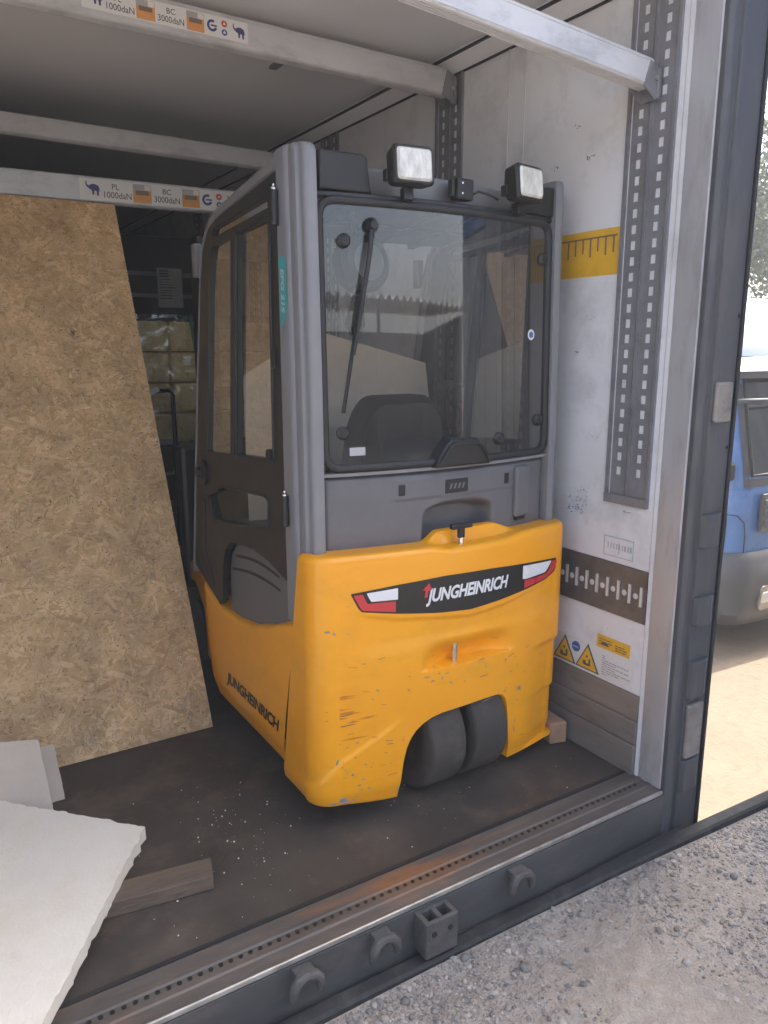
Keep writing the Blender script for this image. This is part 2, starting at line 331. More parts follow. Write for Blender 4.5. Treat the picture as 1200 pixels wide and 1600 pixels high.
# right-hand lining, bottom to top: kick plate, white panel, logistic track, white panel
YP = 1.668
def wbox(y0, y1, z0, z1, d, name, mat, parent=T, bevel=0, side=1):
    if side > 0: return MB().box(XR - d, XR + .006, y0, y1, z0, z1).build(name, mat, parent, bevel=bevel)
    return MB().box(XL - .006, XL + d, y0, y1, z0, z1).build(name, mat, parent, bevel=bevel)
for side in (1, -1):
    wbox(YP, YE, 0, .115, .016, 'kick_plate', 'kick', bevel=.003, side=side)
    wbox(YP, YE, .118, .205, .011, 'kick_plate', 'kick', bevel=.003, side=side)
    wbox(YP, YE, .208, .303, .006, 'kick_plate', 'kick', bevel=.002, side=side)
    wbox(YP, YE, .306, .573, .002, 'lower_lining', 'wall', side=side)
    wbox(YP, YE, .766, ZC - .07, .002, 'upper_lining', 'wall', side=side)
# logistic track with slots and round holes
def track(side, y1):
    sgn = side; xs_ = XR if side > 0 else XL
    def bx(m, y0, y1, z0, z1, d0, d1):
        a, b = xs_ - sgn * d1, xs_ - sgn * d0; m.box(min(a, b), max(a, b), y0, y1, z0, z1)
    m = MB(); pitch = .0505; zs0, zs1 = .632, .707
    bx(m, YP, y1, .575, zs0, 0, .006); bx(m, YP, y1, zs1, .764, 0, .006)
    y = YP + .012; n = 0; slots = []
    bx(m, YP, y, zs0, zs1, 0, .006)
    while y + pitch < y1:
        bx(m, y + .016, y + pitch, zs0, zs1, 0, .006); slots.append(y); y += pitch
    bx(m, y, y1, zs0, zs1, 0, .006)
    tr = m.build('wall_track', 'etrack', T)
    for i, ys in enumerate(slots[:60]):
        if ys > 4.2: break
        m = MB(); bx(m, ys + .005, ys + .0155, zs0 + .002, zs1 - .002, .001, .0075); m.build('slot_lip', 'decal_silver', tr)
        m = MB(); m.lathe([(.011, 0), (.011, .0068), (.008, .008)], (xs_, ys + .033, .668), (-sgn, 0, 0), 12); m.build('rivet', 'decal_silver', tr)
track(1, 6.0); track(-1, 6.0)
wbox(6.0, YE, .575, .764, .004, 'wall_track', 'etrack'); wbox(6.0, YE, .575, .764, .004, 'wall_track', 'etrack', side=-1)
# perforated uprights
def upright(side, yc, z0=.985):
    sgn = side; xs_ = XR if side > 0 else XL
    m = MB()
    def bx(y0, y1, za, zb, d0, d1):
        a, b = xs_ - sgn * d1, xs_ - sgn * d0; m.box(min(a, b), max(a, b), y0, y1, za, zb)
    hw = .095; z1 = ZC - .066
    for k, c in enumerate((yc - .043, yc + .043)):
        l, r = c - .033, c + .033; hl, hr = c - .0095, c + .0095
        bx(l, hl, z0, z1, .0022, .0052); bx(hr, r, z0, z1, .0022, .0052)
        z = z0; zz = z0 + .10
        while zz + .03 < z1:
            bx(hl, hr, z, zz, .0022, .0052); z = zz + .028; zz += .0502
        bx(hl, hr, z, z1, .0022, .0052)
    for c in (yc - hw + .006, yc - .004, yc + hw - .006): bx(c - .006, c + .006, z0, z1, .002, .012)
    bx(yc - hw, yc + hw, z0 - .002, z0 + .03, .0125, .0150)
    return m.build('perforated_upright', 'rail', T)
for side in (1, -1):
    for yc in (1.783, 2.853, 3.923, 4.993, 6.063): upright(side, yc)
# jamb, rear post, hinge plates
for side in (1, -1):
    sgn = side; xw = XR if side > 0 else XL
    def sb(x0, x1, y0, y1, z0, z1, name, mat, bevel=0):
        a, b = sorted((xw + sgn * x0, xw + sgn * x1)); return MB().box(a, b, y0, y1, z0, z1).build(name, mat, T, bevel=bevel)
    sb(-.006, .03, YS + .012, YP - .022, 0, ZC + .06, 'jamb', 'alu', .003)
    sb(-.004, .03, YP - .020, YP - .002, 0, ZC + .06, 'jamb_trim', 'wall', .002)
    m = MB()
    pr = [(0.000, YS + .011), (.000, YS - .004), (.014, YS - .012), (.030, YS - .012), (.034, YS + .002), (.062, YS + .004), (.068, YS - .008), (.185, YS - .004), (.190, YS + .006), (.190, YS + .10), (0.0, YS + .10)]
    m.prism([(xw + sgn * a, b) for a, b in pr], -.24, ZC + .06, 'z')
    post = m.build('rear_post', 'darkpost', T, bevel=.003)
    for z0, z1 in ((1.285, 1.415), (.105, .31)):
        a, b = sorted((xw + sgn * .075, xw + sgn * .158))
        MB().box(a, b, YS - .022, YS - .002, z0, z1).build('marker_lamp', 'kick', post, bevel=.008)
    for z0, z1 in ((.60, .70), (.335, .47), (-.02, .10), (.87, .985)):
        a, b = sorted((xw + sgn * .064, xw + sgn * .168)); m = MB(); m.prism([(a, YS - .004), (a + .012, YS - .026), (b - .03, YS - .026), (b, YS - .012), (b, YS - .003)], z0, z1, 'z')
        m.build('hinge', 'darkpost', post, bevel=.004)
    for z in (.12, .42, .66, 1.20, 1.62):
        MB().lathe([(.006, 0), (.006, .006)], (xw + sgn * .176, YS - .002, z), (0, -1, 0), 8).build('bolt', 'seal', post)
    a, b = sorted((xw + sgn * .186, xw + sgn * .20)); MB().box(a, b, YS - .012, YS + .05, -.2, ZC).build('door_seal', 'seal', post, bevel=.003)
    a, b = sorted((xw + sgn * .205, xw + sgn * .25))
    MB().box(a, b, YS + .13, YS + 1.36, -.05, ZC + .04).build('rear_door', 'wall', T, bevel=.004)
# rear sill: top extrusion with holes, worn edge, front face, hooks, bracket
m = MB()
prof = [(YS + .004, -.15), (YS + .004, -.012), (YS + .010, -.002), (YS + .045, .000), (YS + .050, .004), (YS + .066, .004), (YS + .070, .000), (YS + .088, .000), (YS + .092, .005), (YS + .108, .005), (YS + .112, .000), (YS + .150, .002), (YS + .154, -.01), (YS + .154, -.15)]
m.prism(prof, XL, XR, 'x'); sill = m.build('rear_sill', 'sill', T)
MB().box(XL, XR - .002, YS - .001, YS + .007, -.014, .0015).build('worn_sill_edge', 'edge', sill, bevel=.003)
MB().box(XL - .05, XR + .0, YS - .004, YS + .003, -.24, -.016).build('sill_face', 'sill_face', sill)
m = MB(); x = XL + .02
while x < XR - .03:
    m.lathe([(.0062, 0), (.0062, .0022)], (x, YS + .079, .0), (0, 0, 1), 10); x += .0265
h = m.build('hole_row', 'black', sill, kind='stuff')
m = MB(); m.box(XL, XR - .02, YS + .150, YS + .163, .000, .006); m.build('sill_joint', 'seal', sill)
def hook(xc, w=.034):
    m = MB(); y = YS - .006
    m.tube([(xc - w - .006, y - .030, -.088), (xc - w - .004, y - .036, -.070), (xc - w, y - .036, -.046), (xc - w * .75, y - .034, -.034), (xc, y - .030, -.031), (xc + w * .75, y - .034, -.034), (xc + w, y - .036, -.046), (xc + w + .004, y - .036, -.070), (xc + w + .006, y - .030, -.088)], [.008, .012, .014, .014, .013, .014, .014, .012, .008], 10)
    m.box(xc - w * .8, xc + w * .8, y - .034, YS - .003, -.045, -.022)
    return m.build('sill_hook', 'cast', sill, bevel=.003, smooth='auto')
for xc in (.712, .945, 1.432): hook(xc, .034)
m = MB(); x0, x1, y0, y1 = 1.062, 1.172, YS - .062, YS - .003
for a in (x0, (x0 + x1) / 2 - .008, x1 - .016): m.box(a, a + .016, y0, y1, -.135, -.022)
m.box(x0 + .001, x1 - .001, y0 - .003, y0 + .010, -.134, -.0235); m.box(x0 + .001, x1 - .001, y1 - .012, y1 + .001, -.134, -.0232)
br = m.build('twin_socket_bracket', 'cast', sill, bevel=.003)
for xx in (1.09, 1.145): MB().lathe([(.009, 0), (.009, .003)], (xx, y0 - .001, -.062), (0, -1, 0), 12).build('bolt_hole', 'black', br)
# stickers on the lining
def stick(y0, y1, z0, z1, name, mat, d=.004, parent=T): return MB().box(XR - d, XR - .001, y0, y1, z0, z1).build(name, mat, parent)
def wtext(body, h, yl, z, par, mat='ink', d=.006, **k):        # reads with +y at the reader's left
    return put_text(body, h, lambda a, b: (XR - d, yl - a, z + b), 'lettering', mat, par, **k)
def textlines(par, yl, yr, z0, z1, n, mat, d=.006, lw=.35):
    m = MB(); dz = (z1 - z0) / n
    for i in range(n):
        z = z1 - (i + .5) * dz; y = yl
        while y > yr + .01:
            L_ = rng.uniform(.006, .022); e_ = max(yr, y - L_); m.box(XR - d, XR - d + .001, e_, y, z - dz * lw / 2, z + dz * lw / 2); y = e_ - .004
            if rng.random() < .08: break
    return m.build('small_print', mat, par, kind='stuff')
s = stick(1.884, 2.20, 1.767, 1.921, 'yellow_placard', 'signyel')
m = MB(); m.box(XR - .0055, XR - .004, 1.894, 2.19, 1.893, 1.898)
for k in range(7): m.box(XR - .0055, XR - .004, 1.905 + k * .035, 1.911 + k * .035, rng.uniform(1.83, 1.86), 1.893)
m.build('faded_marks', 'brown', s)
s = stick(1.700, 2.20, .315, .428, 'notice_strip', 'paper')
def tri(yc, zb, w_, h_):
    m = MB(); m.prism([(yc - w_ / 2, zb), (yc + w_ / 2, zb), (yc, zb + h_)], XR - .0065, XR - .004, 'x'); o = m.build('warning_triangle', 'ink', s)
    m = MB(); m.prism([(yc - w_ / 2 + .010, zb + .006), (yc + w_ / 2 - .010, zb + .006), (yc, zb + h_ - .013)], XR - .0085, XR - .0064, 'x')
    m.slot = 1; m.box(XR - .0098, XR - .0084, yc - .018, yc - .010, zb + .020, zb + .046); m.box(XR - .0098, XR - .0084, yc - .010, yc + .012, zb + .018, zb + .026)
    m.box(XR - .0098, XR - .0084, yc + .006, yc + .018, zb + .020, zb + .036); m.box(XR - .0098, XR - .0084, yc - .004, yc + .004, zb + .05, zb + .058)
    m.build('warning_symbol', ['signyel', 'ink'], s)
tri(1.916, .318, .118, .104); tri(2.035, .318, .118, .104)
MB().lathe([(.0205, 0), (.0205, .003)], (XR - .004, 1.977, .392), (-1, 0, 0), 20).build('blue_disc', 'blue_ink', s)
MB().box(XR - .0082, XR - .0068, 1.963, 1.991, .389, .394).build('disc_mark', 'ink_lt', s)
textlines(s, 1.845, 1.712, .325, .405, 9, 'ink_lt')
s2 = stick(1.722, 1.874, .430, .478, 'yellow_notice', 'signyel', d=.0065)
textlines(s2, 1.862, 1.80, .440, .470, 3, 'brown', d=.0085); textlines(s2, 1.785, 1.73, .437, .463, 3, 'ink', d=.0085)
m = MB(); m.box(XR - .0088, XR - .0068, 1.82, 1.85, .443, .452); m.build('small_symbol', 'ink', s2)
s3 = stick(1.735, 1.872, .785, .860, 'faded_notice', 'wall', d=.0035)
m = MB()
for (a, b, c, d_) in ((1.737, 1.870, .856, .858), (1.737, 1.870, .787, .789), (1.737, 1.739, .787, .858), (1.868, 1.870, .787, .858), (1.80, 1.802, .80, .84)): m.box(XR - .005, XR - .0035, a, b, c, d_)
for k in range(9): a = 1.745 + k * .013; m.box(XR - .005, XR - .0035, a, a + rng.uniform(.003, .008), .815, .835)
m.build('line_drawing', 'ink_lt', s3)
m = MB()                                                       # scuffs and marker strokes on the lining
def smear(y, z, n, sp, sz, mm):
    for _ in range(n):
        a = y + rng.gauss(0, sp); b = z + rng.gauss(0, sp * .45); q = rng.uniform(.3, 1) * sz; an = rng.uniform(-.5, .9)
        mm.add([(XR - .0032, a + math.cos(an) * q, b + math.sin(an) * q), (XR - .0032, a - math.sin(an) * q * .3, b + math.cos(an) * q * .3), (XR - .0032, a - math.cos(an) * q, b - math.sin(an) * q), (XR - .0032, a + math.sin(an) * q * .3, b - math.cos(an) * q * .3)], [(0, 1, 2, 3)])
for a, b, n, sp, sz in ((2.198, 2.159, 14, .010, .006), (2.038, 2.163, 14, .010, .006), (2.058, 1.506, 10, .006, .006), (2.0, 1.63, 5, .01, .004), (1.95, 1.20, 5, .02, .004), (1.78, .955, 8, .006, .006), (2.00, .96, 25, .03, .006), (2.02, 1.90, 4, .02, .004), (2.1, 2.28, 4, .01, .008), (2.05, .60, 8, .04, .004), (1.80, .54, 8, .06, .004)): smear(a, b, n, sp, sz, m)
m.build('scuff_marks', 'ink', T, kind='stuff')
m = MB(); smear(2.02, .93, 26, .02, .007, m); smear(1.99, 1.00, 12, .015, .006, m); m.build('blue_marker_strokes', 'blue_ink', T, kind='stuff')
for y in (2.474, 2.382): MB().tube([(XR - .006, y, 1.9), (XR - .006, y, ZC - .06)], .0022, 6).build('wall_cord', 'decal_silver', T)
# running gear (seen only from beside the trailer)
for yw in (9.2, 10.5, 11.8):
    for xw in (XL + .15, XR - .15):
        wh = MB().lathe([(.30, -.14), (.48, -.13), (.50, -.08), (.50, .08), (.48, .13), (.30, .14)], (xw, yw, GZ + .5), (1, 0, 0), 28).build('wheel', 'tyre', T, smooth='auto')
        MB().lathe([(.28, -.15), (.29, .15)], (xw, yw, GZ + .5), (1, 0, 0), 20).build('rim', 'alu', wh)
MB().box(.35, .48, 2.2, 14.5, -.42, -.12).build('chassis_beam', 'darkpost', T); MB().box(1.30, 1.43, 2.2, 14.5, -.42, -.12).build('chassis_beam', 'darkpost', T)
# rubber dock buffers squeezed between ramp and sill
xs_ = -.3
for i, L_ in enumerate((.42, .42, .44, .44, .30, .50)):
    mm = MB(); mm.box(xs_ + .004, xs_ + L_ - .004, 1.502 + .004 * (i % 2), YS - .006, -.42, -.158 - .006 * ((i * 2) % 3)); 
    if i != 4: tag(mm.build('dock_buffer', 'buffer', bevel=.008, loc=(xs_ + L_ / 2, 1.52, -.42)), 'dark grey rubber dock buffer block wedged below the trailer sill', 'buffer', 'rubber buffers along the sill')
    xs_ += L_

# ------------------------------------------------------------------ load bars
def elephant(fn, sc_, name, par, flip=False):
    """silhouette facing left with a raised trunk, unit box"""
    P = [(.10, .98), (.16, .99), (.13, .86), (.17, .72), (.27, .66), (.38, .74), (.52, .80), (.72, .78), (.90, .70), (.97, .52), (.99, .30), (.95, .31), (.93, .45), (.91, .02), (.78, .02), (.77, .30), (.68, .36), (.62, .30), (.60, .05), (.48, .05), (.46, .34), (.38, .40), (.30, .44), (.22, .52), (.14, .56), (.08, .68), (.05, .84)]
    P = [((1 - a) if flip else a, b) for a, b in P]; m = MB(); m.add([fn(a * sc_ * 1.05, b * sc_) for a, b in P], [tuple(range(len(P)))]); return m.build(name, 'navy', par)
def bar(y0, zl, zr, hgt, label, sticker=None, brackets=True, cat='load bar'):
    """zl, zr = underside height at the left and right wall"""
    xa, xb = XL + .045, XR - .045; L_ = XR - XL
    def zb(x): return lerp(zl, zr, (x - XL) / L_)
    root = thing('load_bar', label, cat, ((XL + XR) / 2, y0 + .028, zb((XL + XR) / 2)))
    d = .055; pr = [(0, .006), (0, hgt - .006), (.004, hgt), (d - .004, hgt), (d, hgt - .004), (d, .004), (d - .006, 0)]
    for k in range(4): a = d - .010 - k * .011; pr += [(a, 0), (a - .002, .003), (a - .005, .003), (a - .007, 0)]
    m = MB(); n = len(pr); vs = [(x, y0 + a, zb(x) + b) for x in (xa, xb) for a, b in pr]
    m.add(vs, [tuple(range(n)), tuple(range(n, 2 * n))[::-1]] + [(i, n + i, n + (i + 1) % n, (i + 1) % n) for i in range(n)])
    bo = m.build('beam', 'alu_bar', root, bevel=.0015)
    m = MB()
    for zo in (.008, hgt - .012): m.add([(x, y0 - .002 + e_, zb(x) + zo + f) for x in (xa, xb) for e_, f in ((0, 0), (.004, 0), (.004, .005), (0, .005))], [(0, 1, 5, 4), (1, 2, 6, 5), (2, 3, 7, 6), (3, 0, 4, 7)])
    m.build('flange', 'alu_bar', bo)
    for sg, xw in ((1, XR), (-1, XL)):
        z = zb(xw); m = MB()
        pts = [(xw - sg * .060, hgt * .95), (xw - sg * .016, hgt * .74), (xw - sg * .016, -.022), (xw - sg * .030, -.030), (xw - sg * .085, .004)]
        for yy in (y0 - .003, y0 + d - .003): m.prism([(a, z + b) for a, b in (pts if sg > 0 else pts[::-1])], yy, yy + .006, 'y')
        a, b = sorted((xw - sg * .015, xw - sg * .030)); m.box(a, b, y0 - .010, y0 + d + .010, z - .028, z + hgt * .7)
        cl = m.build('end_claw', 'rail', root, bevel=.002)
        MB().lathe([(.008, 0), (.008, .008)], (xw - sg * .034, y0 - .002, z + .03), (0, -1, 0), 12).build('pin', 'edge', cl)
    if sticker:
        sx, sw, sh, so_, fl = sticker; yf = y0 - .0025
        def F(dx, dz, e_=0): x = sx + dx; return (x, yf - e_, zb(x) + so_ + dz)
        def rect(a, b, c, d_, name, mat, e_, par):
            m = MB(); m.add([F(a, c, e_), F(b, c, e_), F(b, d_, e_), F(a, d_, e_)], [(0, 1, 2, 3)]); return m.build(name, mat, par)
        st = rect(0, sw, 0, sh, 'load_label', 'paper', .0004, bo); k = sh / .088
        elephant(lambda a, b: F(.022 * k + a, .018 * k + b, .0012), .060 * k, 'elephant_mark', root)
        put_text('PL', .024 * k, lambda a, b: F(.137 * k + a, .050 * k + b, .0012), 'lettering', 'ink', root, bold=.01)
        put_text('1000daN', .027 * k, lambda a, b: F(.102 * k + a, .014 * k + b, .0012), 'lettering', 'ink', root, width=.118 * k, bold=.008)
        def pic(x0):
            o = rect(x0 * k, (x0 + .082) * k, .004 * k, .082 * k, 'cargo_picture', 'orange', .0010, root)
            rect(x0 * k, (x0 + .05) * k, .055 * k, .082 * k, 'picture_sky', 'ink_lt', .0014, root); rect((x0 + .012) * k, (x0 + .070) * k, .037 * k, .056 * k, 'picture_load', 'brown', .0018, root)
            rect((x0 + .052) * k, (x0 + .079) * k, .058 * k, .080 * k, 'picture_tag', 'paper', .0020, root)
        pic(.228)
        put_text('BC', .024 * k, lambda a, b: F(.362 * k + a, .050 * k + b, .0012), 'lettering', 'ink', root, bold=.01)
        put_text('3000daN', .027 * k, lambda a, b: F(.322 * k + a, .014 * k + b, .0012), 'lettering', 'ink', root, width=.118 * k, bold=.008)
        pic(.452)
        m = MB(); N = 18                                       # open ring mark
        for q in range(N):
            a0, a1 = R(60 + q * 15.5), R(60 + (q + 1) * 15.5); c0, r0, r1 = (.572, .044), .014, .025
            m.add([F((c0[0] + r_ * math.cos(a)) * k, (c0[1] + r_ * math.sin(a)) * k, .0012) for a, r_ in ((a0, r0), (a0, r1), (a1, r1), (a1, r0))], [(0, 1, 2, 3)])
        m.add([F(x_ * k, z_ * k, .0012) for x_, z_ in ((.565, .041), (.594, .041), (.594, .048), (.565, .048))], [(0, 1, 2, 3)])
        m.build('ring_mark', 'navy', root)
        for cz, mt in ((.062, 'decal_red'), (.026, 'blue_ink')):
            m = MB(); m.add([F((.630 + .014 * math.cos(R(q * 20))) * k, (cz + .014 * math.sin(R(q * 20))) * k, .0012) for q in range(18)], [tuple(range(18))]); m.build('round_mark', mt, root)
            m = MB(); m.add([F((.630 + .009 * math.cos(R(90 + q * 120))) * k, (cz + .009 * math.sin(R(90 + q * 120))) * k, .0017) for q in range(3)], [(0, 1, 2)]); m.build('round_mark_centre', 'paper', root)
        elephant(lambda a, b: F(.668 * k + a, .014 * k + b, .0012), .060 * k, 'elephant_mark', root, flip=False)
    return root
bar(1.755, 2.476, 2.304, .083, 'pale aluminium load bar closest to the open rear end, without a label')
bar(2.80, 2.560, 2.543, .105, 'aluminium load bar right below the ceiling with white 1000daN label strip', (.628, .56, .066, .022, 0))
bar(3.915, 2.443, 2.423, .085, 'bare scuffed aluminium load bar hung above the lower labelled bar')
bar(3.868, 2.163, 2.185, .112, 'aluminium load bar with white 1000daN label strip above the leaning chipboard', (.80, .765, .092, .010, 0))

# ================================================================== FORKLIFT
CX = 1.508
FK = thing('forklift', 'yellow and grey electric forklift with enclosed cab, parked with its back to the ramp', 'forklift', (CX, 2.6, 0))
HW = .530; RC = .085
def cw_rear(x): return 1.900 + .052 * ((x - CX) / .45) ** 2
YC = cw_rear(CX - HW + RC) + RC * .93
def cw_plan():
    """list of (x, y, nx, ny, side fraction) with the inward normal, from the left flank round the back to the right flank"""
    out = []
    for f in lin(1, 0, 9)[:-1]: out.append((CX - HW, YC, 1, 0, f))
    for k in range(15):
        a = R(90 * k / 14); out.append((CX - HW + RC - RC * math.cos(a), YC - RC * .93 * math.sin(a), math.cos(a), math.sin(a), 0))
    x0, x1 = CX - HW + RC, CX + HW - RC
    brk = [x0, 1.256, 1.35, 1.43, 1.668, 1.705, 1.738, x1]; num = [46, 70, 20, 40, 18, 44, 44]
    xs = []
    for a, b, n in zip(brk, brk[1:], num): xs += lin(a, b, n)[:-1]
    for x in xs[1:]:
        sl_ = .104 * (x - CX) / .2025; l = math.hypot(sl_, 1); out.append((x, cw_rear(x), -sl_ / l, 1 / l, 0))
    for k in range(15):
        a = R(90 * k / 14); out.append((CX + HW - RC + RC * math.sin(a), YC - RC * .93 * math.cos(a), -math.sin(a), math.cos(a), 0))
    for f in lin(0, 1, 9)[1:]: out.append((CX + HW, YC, -1, 0, f))
    return out
ARCH = [(1.258, 0), (1.266, .05), (1.276, .12), (1.288, .165), (1.302, .195), (1.322, .220), (1.350, .240), (1.385, .254), (1.430, .262), (1.60, .266), (1.668, .264), (1.690, .256), (1.705, .240), (1.714, .215), (1.722, .14), (1.730, .05), (1.736, 0)]
def arch_z(x):            # lower edge of the casting: wheel arch
    return .062 + .018 * sstep(1.25, 1.0, x) + interp(ARCH, x)
def cw_top(x): return .905 - .006 * (x - CX)
def dent(x, z):           # inward relief of the rear face
    d = 0
    # towing pin pocket: flat floor, roof sloping back to the face
    fl = .490 - .012 * (x - 1.33); side = sstep(1.325, 1.455, x) * sstep(1.765, 1.60, x)
    if z > fl: d += .050 * side * sstep(fl, fl + .007, z) * sstep(fl + .105, fl + .02, z)
    # shallow step under the decal, deeper lower right
    zd = interp([(1.08, .735), (1.25, .690), (1.53, .655), (1.68, .664), (1.85, .690), (2.0, .74)], x)
    d += .006 * sstep(zd + .004, zd - .014, z) * sstep(1.08, 1.2, x) * sstep(2.02, 1.9, x) * sstep(.56, .62, z)
    # slanted shoulder towards the wheel arch at the lower left and right flank step
    zs_ = interp([(.97, .14), (1.06, .235), (1.30, .36), (1.5, .42)], x); d -= .006 * sstep(zs_ + .008, zs_ - .008, z) * sstep(1.30, 1.2, x)
    d += .012 * sstep(.47, .44, z) * sstep(1.78, 1.95, x) + .010 * sstep(.275, .255, z) * sstep(1.80, 1.97, x)
    return d
NZ = 130
plan = cw_plan(); prof_cols = []
m = MB(); vv = []
for (x, y, nx, ny, f) in plan:
    colpts = []
    zb, zt = arch_z(x), cw_top(x)
    bump_ = sstep(1.375, 1.455, x) * sstep(1.80, 1.68, x)          # raised pocket with the T handle
    fl = zt - .012 * bump_
    def place(d, z):
        yy = y
        if f > 0: yy = lerp(YC, 2.092 + (.70 - z) * .185 * (1 if x < CX else 1), f)
        return (x + nx * d, yy + (ny * d if f == 0 else 0), z)
    colpts.append(place(.16, zb + .001)); colpts.append(place(.010, zb)); 
    for j in range(NZ):
        t = j / (NZ - 1); z = lerp(zb + .008, fl - .022, t)
        tuck = .030 * sstep(.13, .06, z) * (1 if zb < .12 else 0) * .35
        colpts.append(place(dent(x, z) + tuck if f == 0 else tuck + dent(x, z) * .3, z))
    for k in range(1, 7): a = R(15 * k); colpts.append(place(.022 * (1 - math.cos(a)), fl - .022 + .022 * math.sin(a)))
    for q, up_ in ((.030, 0), (.038, 0), (.046, .0), (.052, .25), (.058, .7), (.063, .95), (.070, 1), (.088, 1)):
        colpts.append(place(q + .012 * bump_, fl + up_ * .042 * bump_))
    colpts.append(place(.094 + .012 * bump_, fl - .008 + .034 * bump_)); colpts.append(place(.096 + .012 * bump_, .74))
    vv.append(colpts)
nc = len(vv[0]); flat = [p for c in vv for p in c]
fs = [(i * nc + j, (i + 1) * nc + j, (i + 1) * nc + j + 1, i * nc + j + 1) for i in range(len(vv) - 1) for j in range(nc - 1)]
m.add(flat, fs); CW = m.build('counterweight', 'yellow', FK, smooth='auto', angle=38)
def onCW(x, z, e_=.0015): return (x, cw_rear(x) + dent(x, z) - e_, z)
# decal band across the back
top = [(1.100, .789), (1.25, .800), (1.425, .806), (1.62, .800), (1.80, .788), (1.975, .775)]
bot = [(1.100, .785), (1.128, .728), (1.25, .706), (1.40, .685), (1.53, .674), (1.65, .681), (1.80, .694), (1.90, .708), (1.958, .728), (1.975, .768)]
def band(a, b, tp, bt, name, mat, e_, n=40):
    m = MB(); m.grid(lambda x, v: onCW(x, lerp(interp(bt, x), interp(tp, x), v), e_), lin(a, b, n), lin(0, 1, 5)); return m.build(name, mat, CW, smooth=True)
band(1.100, 1.975, top, bot, 'rear_decal', 'decal_black', .0016, 80)
band(1.108, 1.245, [(1.108, .783), (1.136, .784), (1.150, .752), (1.245, .748)], [(1.108, .779), (1.133, .732), (1.245, .713)], 'red_reflector', 'decal_red', .0030, 20)
band(1.150, 1.252, [(1.150, .786), (1.252, .790)], [(1.150, .782), (1.162, .757), (1.252, .753)], 'white_reflector', 'decal_white', .0030, 16)
band(1.770, 1.930, [(1.770, .782), (1.930, .772)], [(1.770, .735), (1.79, .732), (1.895, .735), (1.908, .744), (1.930, .768)], 'white_reflector', 'decal_white', .0030, 22)
band(1.780, 1.967, [(1.780, .727), (1.903, .728), (1.922, .744), (1.936, .770), (1.967, .768)], [(1.780, .699), (1.895, .713), (1.950, .733), (1.967, .764)], 'red_reflector', 'decal_red', .0030, 26)
put_text('JUNGHEINRICH', .043, lambda a, b: onCW(1.352 + a, .729 + b - .016 * a, .0034), 'rear_lettering', 'decal_white', CW, width=.345, shear=.25, bold=.035, space=.96)
m = MB()                                                            # red arrow on the first letter
for poly in ([(1.345, .744), (1.356, .744), (1.360, .766), (1.374, .768), (1.362, .791), (1.338, .770), (1.349, .768)],):
    m.add([onCW(a, b, .0038) for a, b in poly], [tuple(range(len(poly)))])
m.build('arrow_mark', 'decal_red', CW)
# paint scuffs: bare patches with ragged outlines
m = MB()
def chip(x, z, a, b, an=0.0):
    n = 11; pts = []
    for k in range(n):
        t = 2 * math.pi * k / n; rr = rng.uniform(.45, 1.05); u, v = a * rr * math.cos(t), b * rr * math.sin(t)
        X, Z = x + u * math.cos(an) - v * math.sin(an), z + u * math.sin(an) + v * math.cos(an)
        if X > CX - HW + RC: pts.append(onCW(X, Z, .0008))
        else:
            q = max(-1, min(1, (CX - HW + RC - X) / RC)); a_ = math.acos(1 - q) if False else math.asin(q)
            pts.append((X, YC - RC * .93 * math.cos(a_) - .0012 + .004 * 0, Z))
    m.add(pts, [tuple(range(n))])
for c in ((1.025, .676, .010, .005, 0), (1.045, .668, .006, .006, 0), (1.090, .662, .004, .003, 0), (1.70, .452, .003, .014, 0), (1.775, .325, .010, .013, .6), (1.755, .175, .004, .020, .1), (1.758, .205, .003, .010, 0), (1.778, .33, .005, .008, 0),
          (1.050, .236, .006, .012, -.3), (1.060, .222, .004, .008, .3), (1.068, .180, .020, .004, .25), (1.098, .188, .007, .005, .2), (1.045, .215, .014, .0025, .1), (1.060, .100, .034, .012, 0), (1.035, .098, .012, .008, .2), (1.10, .098, .008, .004, 0), (1.115, .292, .008, .003, .4), (1.36, .47, .02, .003, .1), (1.42, .455, .003, .008, 0), (1.44, .468, .012, .003, .1), (1.16, .20, .004, .003, 0), (1.255, .10, .003, .012, .1), (1.275, .27, .004, .006, 0), (1.585, .485, .02, .003, .1), (1.76, .42, .003, .005, 0), (1.09, .75, .004, .002, .5), (1.08, .565, .003, .002, 0), (1.62, .328, .03, .002, .05), (1.70, .335, .012, .003, .05)): chip(*c)
for k in range(46):
    x, z = rng.choice([(rng.gauss(1.06, .05), rng.gauss(.10, .02)), (rng.gauss(1.07, .05), rng.gauss(.2, .05)), (rng.gauss(1.74, .05), rng.gauss(.33, .08)), (rng.uniform(1.1, 1.26), rng.uniform(.08, .4)), (rng.gauss(1.42, .12), rng.gauss(.46, .02))])
    if x < 1.03 or z < arch_z(x) + .015: continue
    chip(x, z, rng.uniform(.002, .009), rng.uniform(.0012, .004), rng.uniform(-.4, .4))
m.build('paint_scuffs', 'bare', CW, kind='stuff')
m = MB()
for k in range(10):                                                 # rubbed, darker streaks
    x, z = rng.gauss(1.10, .03), rng.gauss(.37, .05); l = rng.uniform(.02, .05); pts = [(x - l, z), (x, z - rng.uniform(.001, .004)), (x + l, z + rng.uniform(-.002, .004)), (x, z + rng.uniform(.002, .006))]
    m.add([onCW(a, b, .0007) for a, b in pts], [(0, 1, 2, 3)])
m.build('rub_marks', 'rubbed', CW, kind='stuff')
m = MB()                                                            # thin dark scratches
